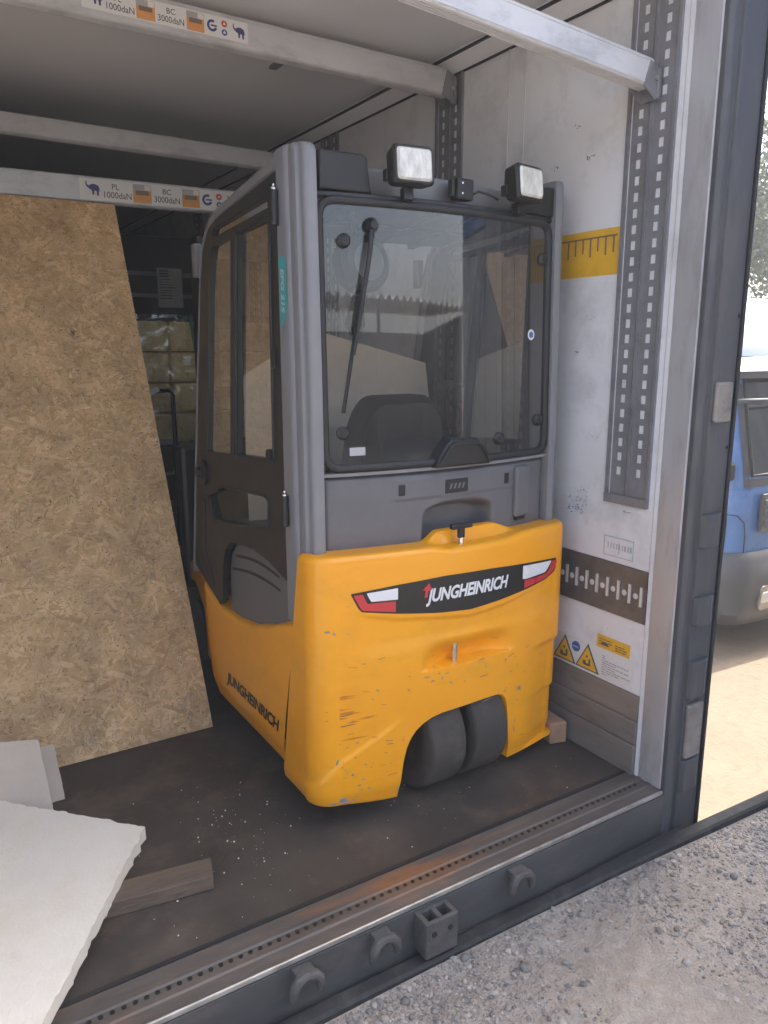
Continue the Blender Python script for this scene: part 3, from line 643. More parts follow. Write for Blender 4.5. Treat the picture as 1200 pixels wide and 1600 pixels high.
for k in range(26):
    x = rng.choice([rng.uniform(1.03, 1.30), rng.uniform(1.3, 1.95)]); z = rng.uniform(.12, .62); l = rng.uniform(.004, .018); an = rng.uniform(-.25, .25); wv = rng.uniform(.0005, .0012)
    if arch_z(x) > .1 and z < .38: continue
    m.add([onCW(x + math.cos(an) * l * s_ , z + math.sin(an) * l * s_ + wv * q, .0009) for s_, q in ((-1, -1), (1, -1), (1, 1), (-1, 1))], [(0, 1, 2, 3)])
for z0 in (.355, .39): m.add([onCW(a, b, .0009) for a, b in ((1.06 + rng.random() * .02, z0), (1.10 + rng.random() * .03, z0 + .003), (1.10, z0 + .0055), (1.06, z0 + .003))], [(0, 1, 2, 3)])
m.build('scratches', 'brown', CW, kind='stuff')
# T handle and towing pin
th = MB(); hx = 1.512; hy = cw_rear(1.512) + .036; th.tube([(hx, hy, .875), (hx, hy, .917)], .0085, 12); tb = th.build('tow_pin_handle', 'chrome', FK, smooth='auto')
m = MB(); m.box(hx - .043, hx + .043, hy - .010, hy + .010, .944, .962); m.box(hx - .012, hx + .012, hy - .009, hy + .009, .912, .950); m.build('handle_grip', 'black', tb, bevel=.006, seg=3)
MB().tube([(1.488, cw_rear(1.49) + .028, .470), (1.488, cw_rear(1.49) + .028, .60)], .010, 14).build('tow_pin', 'chrome', FK, smooth='auto')
# rear twin wheels
for xa, xb in ((1.372, 1.520), (1.556, 1.704)):
    r = .192; wy = 2.072; w_ = xb - xa
    wh = MB().lathe([(.112, 0.010), (.120, .002), (.165, 0), (.178, .002), (r - .006, .005), (r - .001, .011), (r, .020), (r, w_ - .020), (r - .001, w_ - .011), (r - .006, w_ - .005), (.178, w_ - .002), (.165, w_), (.120, w_ - .002), (.112, w_ - .010)], (xa, wy, r), (1, 0, 0), 56).build('rear_wheel', 'tyre', FK, smooth='auto', angle=50)
    MB().lathe([(.02, .03), (.06, .028), (.11, .012), (.114, .010), (.114, w_ - .01), (.06, w_ - .03)], (xa, wy, r), (1, 0, 0), 32).build('rim', 'grey', wh, smooth='auto')
MB().box(1.30, 1.72, 2.02, 2.09, .19, .30).build('steer_axle', 'black', FK)
# chassis core and front end
MB().box(1.06, 1.98, 2.17, 3.45, .10, .60).build('chassis', 'black', FK)
MB().box(1.05, 1.99, 2.02, 2.17, .42, .86).build('chassis_back', 'black', FK)
for xa in (.985, 1.885):
    wh = MB().lathe([(.13, 0), (.22, .004), (.232, .02), (.232, .125), (.22, .145), (.13, .15)], (xa + .0, 3.36, .232), (1, 0, 0), 40).build('front_wheel', 'tyre', FK, smooth='auto')
    MB().lathe([(.03, .03), (.125, .012), (.125, .14), (.03, .12)], (xa, 3.36, .232), (1, 0, 0), 28).build('rim', 'yellow', wh, smooth='auto')
for xa in (1.23, 1.70):
    MB().prism([(xa, 3.56), (xa + .085, 3.56), (xa + .085, 3.575), (xa + .015, 3.575), (xa + .015, 3.655), (xa + .085, 3.655), (xa + .085, 3.67), (xa, 3.67)], .06, 2.02, 'z').build('mast_upright', 'black', FK, bevel=.002)
for z in (.55, 1.25, 1.93): MB().box(1.24, 1.78, 3.60, 3.64, z, z + .09).build('mast_crossbar', 'black', FK, bevel=.003)
MB().box(1.16, 1.86, 3.70, 3.74, .12, .52).build('fork_carriage', 'black', FK, bevel=.004)
for xa in (1.24, 1.68):
    m = MB(); m.box(xa, xa + .10, 3.742, 3.785, .03, .60); m.box(xa, xa + .10, 3.785, 4.85, .03, .065); m.build('fork', 'rubber', FK, bevel=.004)
# flank panels (yellow) with a dipping top edge
TOPC = [(2.08, .672), (2.17, .650), (2.30, .596), (2.45, .548), (2.62, .522), (2.78, .520), (2.92, .545), (3.03, .582), (3.08, .595)]
def flank(s_):
    X = lambda d: (CX - HW + .004 + d) if s_ < 0 else (CX + HW - .004 - d)
    ys = lin(0, 1, 46); m = MB(); cols = []
    for t in ys:
        pts = []
        def seam(z): return 2.100 + (.70 - z) * .185
        def fy(z): return lerp(seam(z) + .011, interp([(.10, 2.885), (.20, 2.95), (.35, 3.00), (.60, 3.045)], z), t)
        zt0 = interp(TOPC, lerp(2.12, 3.04, t))
        lead = .03 * sstep(.93, 1.0, t)
        pts.append((X(.10), fy(.125), .125)); pts.append((X(.014 + lead), fy(.125), .125))
        for k in range(26):
            z = lerp(.128, zt0 - .02, k / 25); bul = .012 * sstep(.20, .12, z) + .006 * sstep(.30, .55, z)
            pts.append((X(bul + lead), fy(z), z))
        for k in range(1, 7): a = R(15 * k); pts.append((X(.006 + lead + .020 * (1 - math.cos(a))), fy(zt0 - .02 + .02 * math.sin(a)), zt0 - .02 + .02 * math.sin(a)))
        pts.append((X(.075), fy(zt0), zt0 + .002)); pts.append((X(.08), fy(zt0), .30)); cols.append(pts)
    n = len(cols[0]); m.add([p for c in cols for p in c], [(i * n + j, i * n + j + 1, (i + 1) * n + j + 1, (i + 1) * n + j) for i in range(len(cols) - 1) for j in range(n - 1)])
    m.add([p for p in cols[-1]], [tuple(range(n))])
    return m.build('flank_panel', 'yellow', FK, smooth='auto', angle=45), X
FL, XF = flank(-1); flank(1)
def onflank(y, z, e_=.002): return (XF(.012 * sstep(.20, .12, z) + .006 * sstep(.30, .55, z)) - e_, y, z)
put_text('JUNGHEINRICH', .046, lambda a, b: onflank(2.735 - a, .232 + b), 'side_lettering', 'decal_black', FL, width=.50, shear=.25, bold=.035, space=.96)
# front fender arch
MB().prism(roundpoly([(3.06, .18), (3.06, .56), (3.55, .60), (3.62, .5), (3.60, .44), (3.25, .50), (3.14, .40), (3.12, .18)], .03), CX - HW + .06, CX - HW + .17, 'x').build('front_fender', 'yellow', FK, bevel=.006)
MB().prism(roundpoly([(3.06, .18), (3.06, .56), (3.55, .60), (3.62, .5), (3.60, .44), (3.25, .50), (3.14, .40), (3.12, .18)], .03), CX + HW - .17, CX + HW - .06, 'x').build('front_fender', 'yellow', FK, bevel=.006)

# ------------------------------------------------------------------ cab
def ry(x, z=0): return 1.985 + .050 * ((x - CX) / .45) ** 2 + .028 * max(0, z - 1.15)
WX0, WX1, WZ0, WZ1 = CX - .452, CX + .452, 1.150, 1.945
# rear cowl between casting and window
def cowl(x, z):
    d = 0
    d += .075 * sstep(1.388, 1.425, x - .05 * (z - .9)) * sstep(1.700, 1.665, x + .02 * (z - .9)) * sstep(1.032 - .30 * max(0, abs(x - 1.545) - .06) ** 1.5 * 3, .998 - .3 * max(0, abs(x - 1.545) - .06), z)
    d -= .004 * sstep(1.288, 1.294, x) * sstep(1.792, 1.786, x) * sstep(1.045, 1.050, z) * sstep(1.118, 1.113, z)
    e_ = .03 * (1 - sstep(0, .030, x - WX0 + .012)) + .03 * (1 - sstep(0, .03, WX1 + .012 - x)); e_ += .02 * sstep(1.120, 1.136, z) ** 2
    return (x, ry(x) + d + e_, z)
xs = lin(WX0 - .012, WX0 + .03, 8)[:-1] + lin(WX0 + .03, 1.36, 20)[:-1] + lin(1.36, 1.72, 70)[:-1] + lin(1.72, WX1 - .03, 18)[:-1] + lin(WX1 - .03, WX1 + .012, 8)
COWL = MB().grid(cowl, xs, lin(.80, 1.136, 84)).build('rear_cowl', 'grey', FK, smooth='auto', angle=60)
def oncab(x, z, e_=0): return (x, ry(x, z) - e_, z)
def cabbox(x0, x1, z0, z1, out, back, name, mat, par, bevel=.003, seg=2):
    m = MB(); vs = [(x, ry(x, z) - q, z) for q in (out, -back) for x, z in ((x0, z0), (x1, z0), (x1, z1), (x0, z1))]
    m.add(vs, [(0, 1, 2, 3), (7, 6, 5, 4), (0, 4, 5, 1), (1, 5, 6, 2), (2, 6, 7, 3), (3, 7, 4, 0)]); return m.build(name, mat, par, bevel=bevel, seg=seg)
for x in (1.315, 1.752): cabbox(x - .013, x + .013, 1.062, 1.100, .0055, .02, 'slot_cover', 'black', COWL, .004)
bd = cabbox(1.478, 1.573, 1.055, 1.102, .006, .02, 'badge_frame', 'black', COWL, .003)
cabbox(1.486, 1.565, 1.062, 1.095, .0075, .0, 'badge_face', 'seal', bd, .001)
m = MB()
for k in range(4): m.add([oncab(1.492 + k * .017 + q, z, .0085) for q, z in ((0, 1.070), (.008, 1.070), (.014, 1.088), (.006, 1.088))], [(0, 1, 2, 3)])
m.build('badge_mark', 'grey', bd)
cabbox(1.792, 1.868, .935, 1.118, .016, .02, 'grip_cover', 'grey', COWL, .012, 3); cabbox(1.800, 1.850, .924, .936, .013, .0, 'grip_latch', 'black', COWL, .003)
MB().box(WX0 - .03, WX1 + .03, 2.075, 2.10, .72, 1.15).build('cowl_back', 'black', FK)
m = MB(); m.grid(lambda x, k: (x, ry(x) + (-.010, -.010, .06)[int(k)], (1.138, 1.148, 1.148)[int(k)]), lin(WX0 - .02, WX1 + .02, 30), [0, 1, 2]); m.build('cowl_trim', 'pillar', FK)
for x0_ in (WX0 - .022, WX1 + .010): MB().box(x0_, x0_ + .012, ry(WX0) - .012, ry(WX0) + .05, .86, 1.137).build('cowl_gap_strip', 'seal', FK)  # black strips stand in for the shaded gaps between pillars and cowl
# rear window
m = MB(); m.grid(lambda x, z: oncab(x, z, .006), lin(WX0 + .012, WX1 - .012, 60), lin(WZ0 + .012, WZ1 - .012, 16)); WIN = m.build('rear_window', 'glass', FK, smooth=True)
rp = roundpoly([(WX0 + .010, WZ0 + .012), (WX1 - .010, WZ0 + .012), (WX1 - .010, WZ1 - .012), (WX0 + .010, WZ1 - .012)], .05, 6)
def dens(poly, step):
    out = []
    for a, b in zip(poly, poly[1:] + poly[:1]):
        n = max(1, int(math.hypot(b[0] - a[0], b[1] - a[1]) / step))
        for k in range(n): out.append((lerp(a[0], b[0], k / n), lerp(a[1], b[1], k / n)))
    return out
m = MB(); m.tube([oncab(a, b, .006) for a, b in dens(rp, .05)], .0135, 8, closed=True); m.build('window_seal', 'seal', WIN, smooth=True)
rp2 = roundpoly([(WX0 + .036, WZ0 + .034), (WX1 - .036, WZ0 + .034), (WX1 - .036, WZ1 - .040), (WX0 + .036, WZ1 - .040)], .035, 5)
m = MB(); A = [oncab(a, b, .0055) for a, b in dens(rp, .05)]
for x, z in ((1.135, 1.822), (1.118, 1.270), (1.915, 1.815), (1.905, 1.272), (1.705, 1.222)):
    MB().lathe([(.016, -.003), (.021, .004), (.021, .010), (.013, .017)], oncab(x, z, .004), (0, -1, 0), 20).build('glass_clamp', 'black', WIN, smooth='auto')
m = MB(); vs = []
for q, sc_ in ((.036, .9), (-.02, 1)):
    vs += [(1.535 + (x - 1.535) * sc_, ry(x, z) - q, z) for x, z in ((1.408, 1.146), (1.425, 1.178), (1.458, 1.222), (1.478, 1.236), (1.592, 1.232), (1.614, 1.218), (1.642, 1.172), (1.662, 1.146))]
m.add(vs, [tuple(range(8)), tuple(range(8, 16))[::-1]] + [(i, 8 + i, 8 + (i + 1) % 8, (i + 1) % 8) for i in range(8)])
hd = m.build('window_handle', 'black', WIN, bevel=.008, seg=3)
m = MB(); m.tube([oncab(x, z, .043 * 1) for x, z in ((1.43, 1.158), (1.47, 1.212), (1.49, 1.221), (1.585, 1.217), (1.605, 1.206), (1.64, 1.155))], .004, 6); m.build('handle_rib', 'seal', hd)
m = MB(); m.tube([oncab(1.218, 1.868, .020), oncab(1.205, 1.80, .030), oncab(1.165, 1.58, .028), oncab(1.150, 1.50, .024)], [.010, .0085, .007, .006], 8); wp = m.build('wiper_arm', 'seal', WIN, smooth='auto')
MB().lathe([(.022, -.002), (.022, .014), (.012, .030)], oncab(1.218, 1.868, .004), (0, -1, 0), 18).build('wiper_pivot', 'black', wp, smooth='auto')
m = MB(); m.tube([oncab(1.185, 1.69, .014), oncab(1.150, 1.50, .016), oncab(1.120, 1.33, .014)], .0065, 6, flat=.6); m.build('wiper_blade', 'black', wp)
m = MB(); m.add([oncab(1.862 + .018 * math.cos(R(20 * k)), 1.565 + .018 * math.sin(R(20 * k)), .0075) for k in range(18)], [tuple(range(18))]); stc = m.build('round_sticker', 'paper', WIN)
m = MB(); m.add([oncab(1.862 + .011 * math.cos(R(20 * k)), 1.565 + .011 * math.sin(R(20 * k)), .0082) for k in range(18)], [tuple(range(18))]); m.build('sticker_centre', 'blue_ink', stc)
m = MB(); m.add([oncab(a, b, .0075) for a, b in ((1.14, 1.20), (1.19, 1.20), (1.19, 1.225), (1.14, 1.225))], [(0, 1, 2, 3)]); m.build('glass_marking', 'ink_lt', WIN)
# pillars with ribbed faces, mirrored
def pillar(s_):
    P = [(1.004, 2.165), (.988, 2.155), (.985, 2.088), (.989, 2.076), (.996, 2.072), (.998, 2.060), (.996, 2.050), (1.001, 2.038), (1.009, 2.036), (1.013, 2.028), (1.012, 2.020), (1.020, 2.010), (1.034, 2.006), (1.053, 2.010), (1.058, 2.040), (1.058, 2.110), (1.030, 2.165)]
    if s_ > 0: P = [(2 * CX - a, b) for a, b in P][::-1]
    n = len(P); m = MB(); cx_ = sum(p[0] for p in P) / n; cy_ = sum(p[1] for p in P) / n; lv = []
    for z, k in ((.668, 1), (1.4, 1), (2.052, 1), (2.066, .95), (2.074, .84), (2.077, .6)):
        lv += [(cx_ + (a - cx_) * k, cy_ + (b - cy_) * k + .028 * max(0, z - 1.15) * .9, z) for a, b in P]
    m.add(lv, [(i * n + j, i * n + (j + 1) % n, (i + 1) * n + (j + 1) % n, (i + 1) * n + j) for i in range(5) for j in range(n)] + [tuple(range(5 * n, 6 * n))])
    return m.build('rear_pillar', 'pillar', FK, smooth='auto', angle=50)
PL = pillar(-1); pillar(1)
lean = lambda z: .028 * max(0, z - 1.15) * .9
m = MB(); TL = [(2.082, 1.775), (2.125, 1.780), (2.132, 1.770), (2.132, 1.575), (2.118, 1.585), (2.085, 1.625)]
m.add([(.9842 - .0005, a + lean(b), b) for a, b in TL], [tuple(range(len(TL)))]); tl = m.build('teal_label', 'teal', PL)
put_text('EFG 215', .020, lambda a, b: (.9828, 2.118 - b + lean(1.7), 1.745 - a), 'lettering', 'decal_silver', tl, width=.125, shear=.2, bold=.03)
for s_ in (-1, 1):
    X = (lambda x: x) if s_ < 0 else (lambda x: 2 * CX - x)
    m = MB(); m.tube([(X(1.015), 2.10, 2.045), (X(1.018), 2.16, 2.048), (X(1.018), 2.30, 2.030), (X(1.018), 2.66, 1.978), (X(1.016), 2.74, 1.955), (X(1.013), 2.80, 1.90), (X(1.010), 2.84, 1.82), (X(1.004), 2.95, 1.30), (X(1.002), 3.09, .60)], [.026, .026, .025, .024, .024, .024, .023, .020, .020], 10)
    m.build('side_frame', 'pillar', FK, smooth='auto')
    MB().box(min(X(.992), X(1.02)), max(X(.992), X(1.02)), 2.90, 2.94, 1.78, 1.90).build('lamp_bracket', 'pillar', FK, bevel=.004)
# side doors
DO = [(2.160, 2.015), (2.30, 1.995), (2.66, 1.950), (2.74, 1.925), (2.80, 1.86), (2.835, 1.76), (2.94, 1.28), (3.075, .635), (2.79, .535), (2.755, .56), (2.735, .70), (2.705, .775), (2.65, .815), (2.56, .832), (2.43, .838), (2.30, .826), (2.160, .795)]
H1 = roundpoly([(2.225, 1.172), (2.548, 1.150), (2.470, 1.888), (2.208, 1.900)], .015, 3)
H2 = roundpoly([(2.585, 1.148), (2.860, 1.128), (2.755, 1.74), (2.705, 1.868), (2.500, 1.886)], .02, 3)
H3 = roundpoly([(2.275, 1.035), (2.310, 1.046), (2.72, 1.016), (2.76, .99), (2.86, .965), (2.80, .865), (2.74, .875), (2.52, .905), (2.283, .940)], .025, 4)
H4 = roundpoly([(2.205, 1.960), (2.205, 1.925), (2.68, 1.893), (2.70, 1.905), (2.68, 1.925)], .01, 3)
def glasspane(h, x, par):
    m = MB(); n = len(h); m.add([(x, a, b) for a, b in h], [tuple(range(n))]); return m.build('window_pane', 'glass_side', par)
for s_ in (-1, 1):
    X = (lambda x: x) if s_ < 0 else (lambda x: 2 * CX - x); a, b = sorted((X(.986), X(1.010)))
    dr = holed(DO, [H1, H2, H3, H4], a, b, 'cab_door', 'black', FK, .0025)
    for h in (H1, H2, H3, H4): glasspane(h, X(.999), dr)
    c = sorted((X(.978), X(1.004))); MB().prism(roundpoly([(2.548, 1.150), (2.587, 1.150), (2.502, 1.888), (2.468, 1.888)], .003, 2), c[0], c[1], 'x').build('window_divider', 'seal', dr)
    for hgt in (H1, H3): 
        m = MB(); m.tube([(X(.9855), p, q) for p, q in dens(hgt, .2)], .0055, 6, closed=True); m.build('pane_seal', 'seal', dr, smooth=True)
    m = MB(); m.lathe([(.050, 0), (.050, .012), (.040, .020)], (X(.987), 2.90, 1.045), (X(.9) - X(1), 0, 0), 20); m.lathe([(.024, .018), (.022, .030)], (X(.987), 2.905, 1.045), (X(.9) - X(1), 0, 0), 16); m.build('door_lock', 'black', dr, smooth='auto')
    m = MB(); m.lathe([(.018, 0), (.018, .016)], (X(.987), 2.24, 1.19), (X(.9) - X(1), 0, 0), 14); m.build('pane_stop', 'black', dr)
    m = MB(); m.box(min(X(.978), X(.99)), max(X(.978), X(.99)), 2.19, 2.215, 1.46, 1.52); m.build('window_latch', 'black', dr, bevel=.002)
    MB().prism(roundpoly([(3.01, .70), (2.955, .95), (2.90, .93), (2.92, .72), (2.83, .60), (2.86, .585)], .02, 3), *sorted((X(.984), X(.99))), 'x').build('door_rib', 'seal', dr)
    for z0 in (1.866, .980):
        yq = 2.128 + lean(z0)
        hg = MB(); hg.lathe([(.0125, 0), (.0125, .096)], (X(.974), yq, z0), (0, 0, 1), 14); hg.box(min(X(.974), X(.992)), max(X(.974), X(.992)), yq + .002, yq + .045, z0 + .01, z0 + .086)
        ho = hg.build('door_hinge', 'black', FK, smooth='auto'); MB().lathe([(.009, 0), (.009, .005), (.004, .010), (.004, .016)], (X(.974), yq, z0 + .096), (0, 0, 1), 12).build('hinge_pin', 'chrome', ho)
    GP = roundpoly([(2.150, .52), (2.300, .48), (2.45, .46), (2.62, .45), (2.745, .45), (2.735, .70), (2.705, .770), (2.65, .805), (2.56, .820), (2.43, .826), (2.30, .815), (2.150, .785)], .03, 4)
    c = sorted((X(1.014), X(1.045))); gp = MB().prism(GP, c[0], c[1], 'x').build('louvre_panel', 'grey', FK, bevel=.010, seg=3)
    for (ya, za, yb, zb_) in ((2.66, .755, 2.27, .763), (2.70, .695, 2.265, .718)):
        m = MB(); N = 10; vs = []
        for k in range(N + 1):
            t = k / N; yy = lerp(ya, yb, t); zz = lerp(za, zb_, t) + .020 * math.sin(t * math.pi * .9) + .002; h_ = .005 + .001 * math.sin(t * math.pi); vs += [(X(1.0125), yy, zz - h_), (X(1.0125), yy, zz + h_)]
        m.add(vs, [(2 * k, 2 * k + 1, 2 * k + 3, 2 * k + 2) for k in range(N)]); m.build('louvre_slot', 'seal', gp)
# roof: rear cross beam, panel, bars, lamps
m = MB(); m.grid(lambda x, k: (x, ry(x, 1.95) + (.000, -.012, -.010, .012, .03)[int(k)], (1.934, 1.943, 1.953, 1.960, 1.962)[int(k)]), lin(WX0 - .005, WX1 + .005, 40), list(range(5))); m.build('window_brow', 'black', FK, smooth='auto')
RB = MB().prism([(1.05, 1.955), (1.97, 1.955), (1.97, 2.012), (1.80, 2.030), (1.62, 2.040), (1.05, 2.045)], 2.085, 2.150, 'y').build('roof_crossbeam', 'pillar', FK, bevel=.01)
MB().prism([(2.14, 2.005), (2.14, 2.030), (2.72, 1.955), (2.72, 1.93)], 1.03, 1.985, 'x').build('roof_panel', 'black', FK)
for k in range(5): xx = 1.15 + k * .17; MB().prism([(2.14, 1.995), (2.14, 2.035), (2.74, 1.955), (2.74, 1.915)], xx, xx + .03, 'x').build('roof_bar', 'black', FK, bevel=.003)
MB().prism([(1.062, 1.958), (1.235, 1.958), (1.228, 1.975), (1.218, 2.055), (1.205, 2.062), (1.062, 2.062)], 2.03, 2.082, 'y').build('roof_housing', 'black', FK, bevel=.006)
MB().prism([(1.80, 1.958), (1.965, 1.958), (1.965, 2.052), (1.93, 2.050), (1.82, 2.00)], 2.04, 2.082, 'y').build('roof_housing', 'black', FK, bevel=.006)
def lamp(xc, zc, yaw, tilt=6):
    rot = Matrix.Rotation(R(yaw), 3, 'Z') @ Matrix.Rotation(R(-tilt), 3, 'X'); c = Vector((xc, 1.995, zc))
    m = MB(); vs = []
    lv = [(-.046, .062, .050), (-.038, .067, .055), (.008, .062, .050), (.030, .040, .03)]
    for d, a, b in lv:
        for p, q in roundpoly([(-a, -b), (a, -b), (a, b), (-a, b)], .018, 3): vs.append(c + rot @ Vector((p, d, q)))
    n = 16; m.add(vs, [(i * n + j, i * n + (j + 1) % n, (i + 1) * n + (j + 1) % n, (i + 1) * n + j) for i in range(3) for j in range(n)] + [tuple(range(n))[::-1], tuple(range(3 * n, 4 * n))])
    lo = m.build('work_lamp', 'black', FK, smooth='auto', angle=30)
    m = MB(); fr = []; 
    for d, a, b in ((-.047, .056, .045), (-.054, .050, .040)):
        for p, q in roundpoly([(-a, -b), (a, -b), (a, b), (-a, b)], .012, 3): fr.append(c + rot @ Vector((p, d, q)))
    m.add(fr, [(j, (j + 1) % n, n + (j + 1) % n, n + j) for j in range(n)] + [tuple(range(n, 2 * n))[::-1]]); m.build('lamp_lens', 'lens', lo, smooth='auto')
    m = MB(); m.obox(c + rot @ Vector((0, .01, -.068)), (.016, .014, .018), rot); m.obox(c + rot @ Vector((-.066, .008, -.02)), (.006, .012, .016), rot); m.build('lamp_bracket', 'black', lo, bevel=.003)
lamp(1.332, 2.030, -7); lamp(1.765, 2.028, 10)
m = MB(); m.box(1.535, 1.60, 2.02, 2.06, 1.972, 2.035); bo_ = m.build('sensor_box', 'black', FK, bevel=.006)
MB().box(1.520, 1.533, 2.03, 2.05, 1.98, 2.03).build('sensor_bracket', 'black', bo_, bevel=.002)
for z in (1.99, 2.02): MB().lathe([(.003, 0), (.003, .003)], (1.553, 2.0195, z), (0, -1, 0), 8).build('screw', 'chrome', bo_)
m = MB(); m.tube([(1.60, 2.04, 1.99), (1.63, 2.035, 2.005), (1.66, 2.03, 2.0), (1.70, 2.02, 1.985)], .004, 6); m.build('lamp_cable', 'black', FK, smooth=True)
# inside the cab
fo = MB().lathe([(.04, -.03), (.085, -.03), (.10, -.02), (.10, .03), (.085, .045), (.03, .05)], (1.385, 2.36, 1.80), (.1, -1, .1), 28).build('cab_dark_disc', 'black', FK, smooth='auto')  # dark ringed disc, added as the dark round shape in the upper window
MB().lathe([(.055, .045), (.062, .052), (.045, .056)], (1.385, 2.36, 1.80), (.1, -1, .1), 24).build('dark_disc_ring', 'grey', fo, smooth='auto'); m = MB(); m.tube([(1.385, 2.38, 1.70), (1.385, 2.40, 1.60), (1.39, 2.41, 1.57)], [.02, .035, .02], 10); m.build('dark_disc_foot', 'black', fo, smooth='auto'); m = MB(); m.tube([(1.385, 2.38, 1.88), (1.385, 2.42, 2.0)], .012, 8); m.build('dark_disc_arm', 'black', fo)
MB().box(1.04, 1.98, 2.12, 2.75, .60, .88).build('battery_hood', 'grey', FK, bevel=.02)
MB().box(1.04, 1.98, 2.75, 3.40, .30, .42).build('cab_floor', 'rubber', FK)
MB().box(1.02, 2.0, 3.30, 3.40, .42, 1.10).build('dashboard', 'black', FK, bevel=.02)
m = MB(); m.box(1.25, 1.72, 2.30, 2.78, .88, 1.00); st = m.build('seat', 'seat', FK, bevel=.04, seg=3)
m = MB(); vs = []
for y_, k in ((2.26, .93), (2.30, 1), (2.36, 1), (2.40, .92)):
    for a, b in roundpoly([(-.15, 0), (.15, 0), (.19, .12), (.17, .33), (.12, .40), (-.12, .40), (-.17, .33), (-.19, .12)], .06, 3): vs.append((1.485 + a * k, y_ - .10 * b, .96 + b * k))
n = 32; m.add(vs, [(i * n + j, (i + 1) * n + j, (i + 1) * n + (j + 1) % n, i * n + (j + 1) % n) for i in range(3) for j in range(n)] + [tuple(range(n)), tuple(range(3 * n, 4 * n))[::-1]]); m.build('backrest', 'seat', st, smooth='auto')
m = MB(); m.tube([(1.51, 3.32, .9), (1.51, 3.15, 1.22)], .03, 10); cl = m.build('steering_column', 'black', FK)
cc = Vector((1.51, 3.12, 1.25)); ax = Vector((0, -.5, .87)); u = Vector((1, 0, 0)); q = ax.cross(u)
m = MB(); m.tube([cc + (u * math.cos(R(15 * k)) + q * math.sin(R(15 * k))) * .16 for k in range(24)], .012, 8, closed=True)
for k in (0, 120, 240): m.tube([cc, cc + (u * math.cos(R(k)) + q * math.sin(R(k))) * .16], .01, 6)
m.build('steering_wheel', 'black', cl, smooth=True)
m = MB(); m.tube([(1.05, 2.5, 1.97), (1.3, 2.5, 1.95), (1.95, 2.5, 1.96)], .012, 6); m.build('roof_liner_bar', 'black', FK)

# ================================================================== LOOSE THINGS IN THE TRAILER
def sheet(name, pts, th, mat, label, cat, rough=0.0, seed=1, group=None, n_sub=24, bevel=0):
    """a board from its front outline (planar 3-D polygon, counter-clockwise seen from the front) and a thickness"""
    P = [Vector(p) for p in pts]; nrm = (P[1] - P[0]).cross(P[2] - P[1]).normalized(); rg = random.Random(seed); out = []
    for a, b in zip(P, P[1:] + P[:1]):
        k_ = n_sub if rough else 1
        for k in range(k_):
            p = a.lerp(b, k / k_)
            if rough and k: e_ = (b - a).normalized().cross(nrm); p = p + e_ * rough * (1.6 * mnoise.noise((p.x * 26, p.y * 26, seed)) + rg.gauss(0, .35))
            out.append(p)
    n = len(out); back = [p - nrm * th + (Vector((rg.gauss(0, rough), rg.gauss(0, rough), 0)) * .5 if rough else Vector()) for p in out]; m = MB()
    m.add(out + back, [tuple(range(n)), tuple(range(n, 2 * n))[::-1]] + [(i, n + i, n + (i + 1) % n, (i + 1) % n) for i in range(n)])
    c = sum(P, Vector()) / len(P); c.z = min(p.z for p in P)
    return tag(m.build(name, mat, loc=c, bevel=bevel), label, cat, group)
# chipboard leaning on the labelled bar
yb, zb_, yt, zt = 2.825, .004, 3.846, 2.168
LB = math.hypot(yt - yb, zt - zb_); vdir = Vector((0, (yt - yb) / LB, (zt - zb_) / LB)); ndir = Vector((0, -vdir.z, vdir.y)); BX0, BX1 = -.307, .945
def ob(u, v, d=0): p = Vector((BX0, yb, zb_)) + Vector((1, 0, 0)) * u + vdir * v + ndir * d; return p
OS = thing('chipboard_sheet', 'tall strand chipboard sheet leaning back beside the forklift', 'board', (.32, yb, 0))
WB = BX1 - BX0; m = MB(); m.add([ob(0, 0), ob(WB, 0), ob(WB, LB), ob(0, LB), ob(0, 0, -.014), ob(WB, 0, -.014), ob(WB, LB, -.014), ob(0, LB, -.014)], [(0, 1, 2, 3), (7, 6, 5, 4), (0, 4, 5, 1), (1, 5, 6, 2), (2, 6, 7, 3), (3, 7, 4, 0)]); m.build('core', 'osb', OS)
m = MB(); rg = random.Random(11)
pal = [(.63, .415, .205), (.67, .45, .23), (.70, .48, .255), (.60, .385, .18), (.74, .52, .28), (.64, .425, .215), (.54, .34, .155)]
def strand(n, lmin, lmax, wmin, wmax, lo, hi, pal_, jit=1.0):
    for i in range(n):
        u, v = rg.uniform(.45, WB), rg.uniform(0, LB); l, w_ = rg.uniform(lmin, lmax), rg.uniform(wmin, wmax); an = rg.gauss(0, .75) + (math.pi / 2 if rg.random() < .35 else 0); d = rg.uniform(lo, hi)
        ca, sa = math.cos(an), math.sin(an); ps = []
        for a, b in ((-1, -.5), (-.75, -1), (.6, -.9), (1, -.2), (.85, .8), (-.55, 1), (-.9, .5)):
            a *= l / 2 * rg.uniform(.8, 1.05); b *= w_ / 2 * rg.uniform(.7, 1.1); ps.append((min(WB, max(0, u + a * ca - b * sa)), min(LB, max(0, v + a * sa + b * ca))))
        c = rg.choice(pal_); k = rg.uniform(.93, 1.07) ** jit
        m.add([ob(a, b, d) for a, b in ps], [tuple(range(7))], tone=tuple(q * k for q in c))
strand(5200, .04, .12, .008, .026, .0002, .0007, pal)
strand(5200, .012, .045, .002, .008, .0008, .0012, pal)
strand(2600, .008, .024, .0008, .0024, .0011, .0014, [(.24, .155, .085), (.20, .13, .07), (.33, .22, .125)])
strand(620, .004, .011, .0015, .004, .0014, .0016, [(.06, .04, .025), (.10, .065, .04)])
m.build('wood_strands', 'strand', OS, kind='stuff')
m = MB(); rg = random.Random(5)
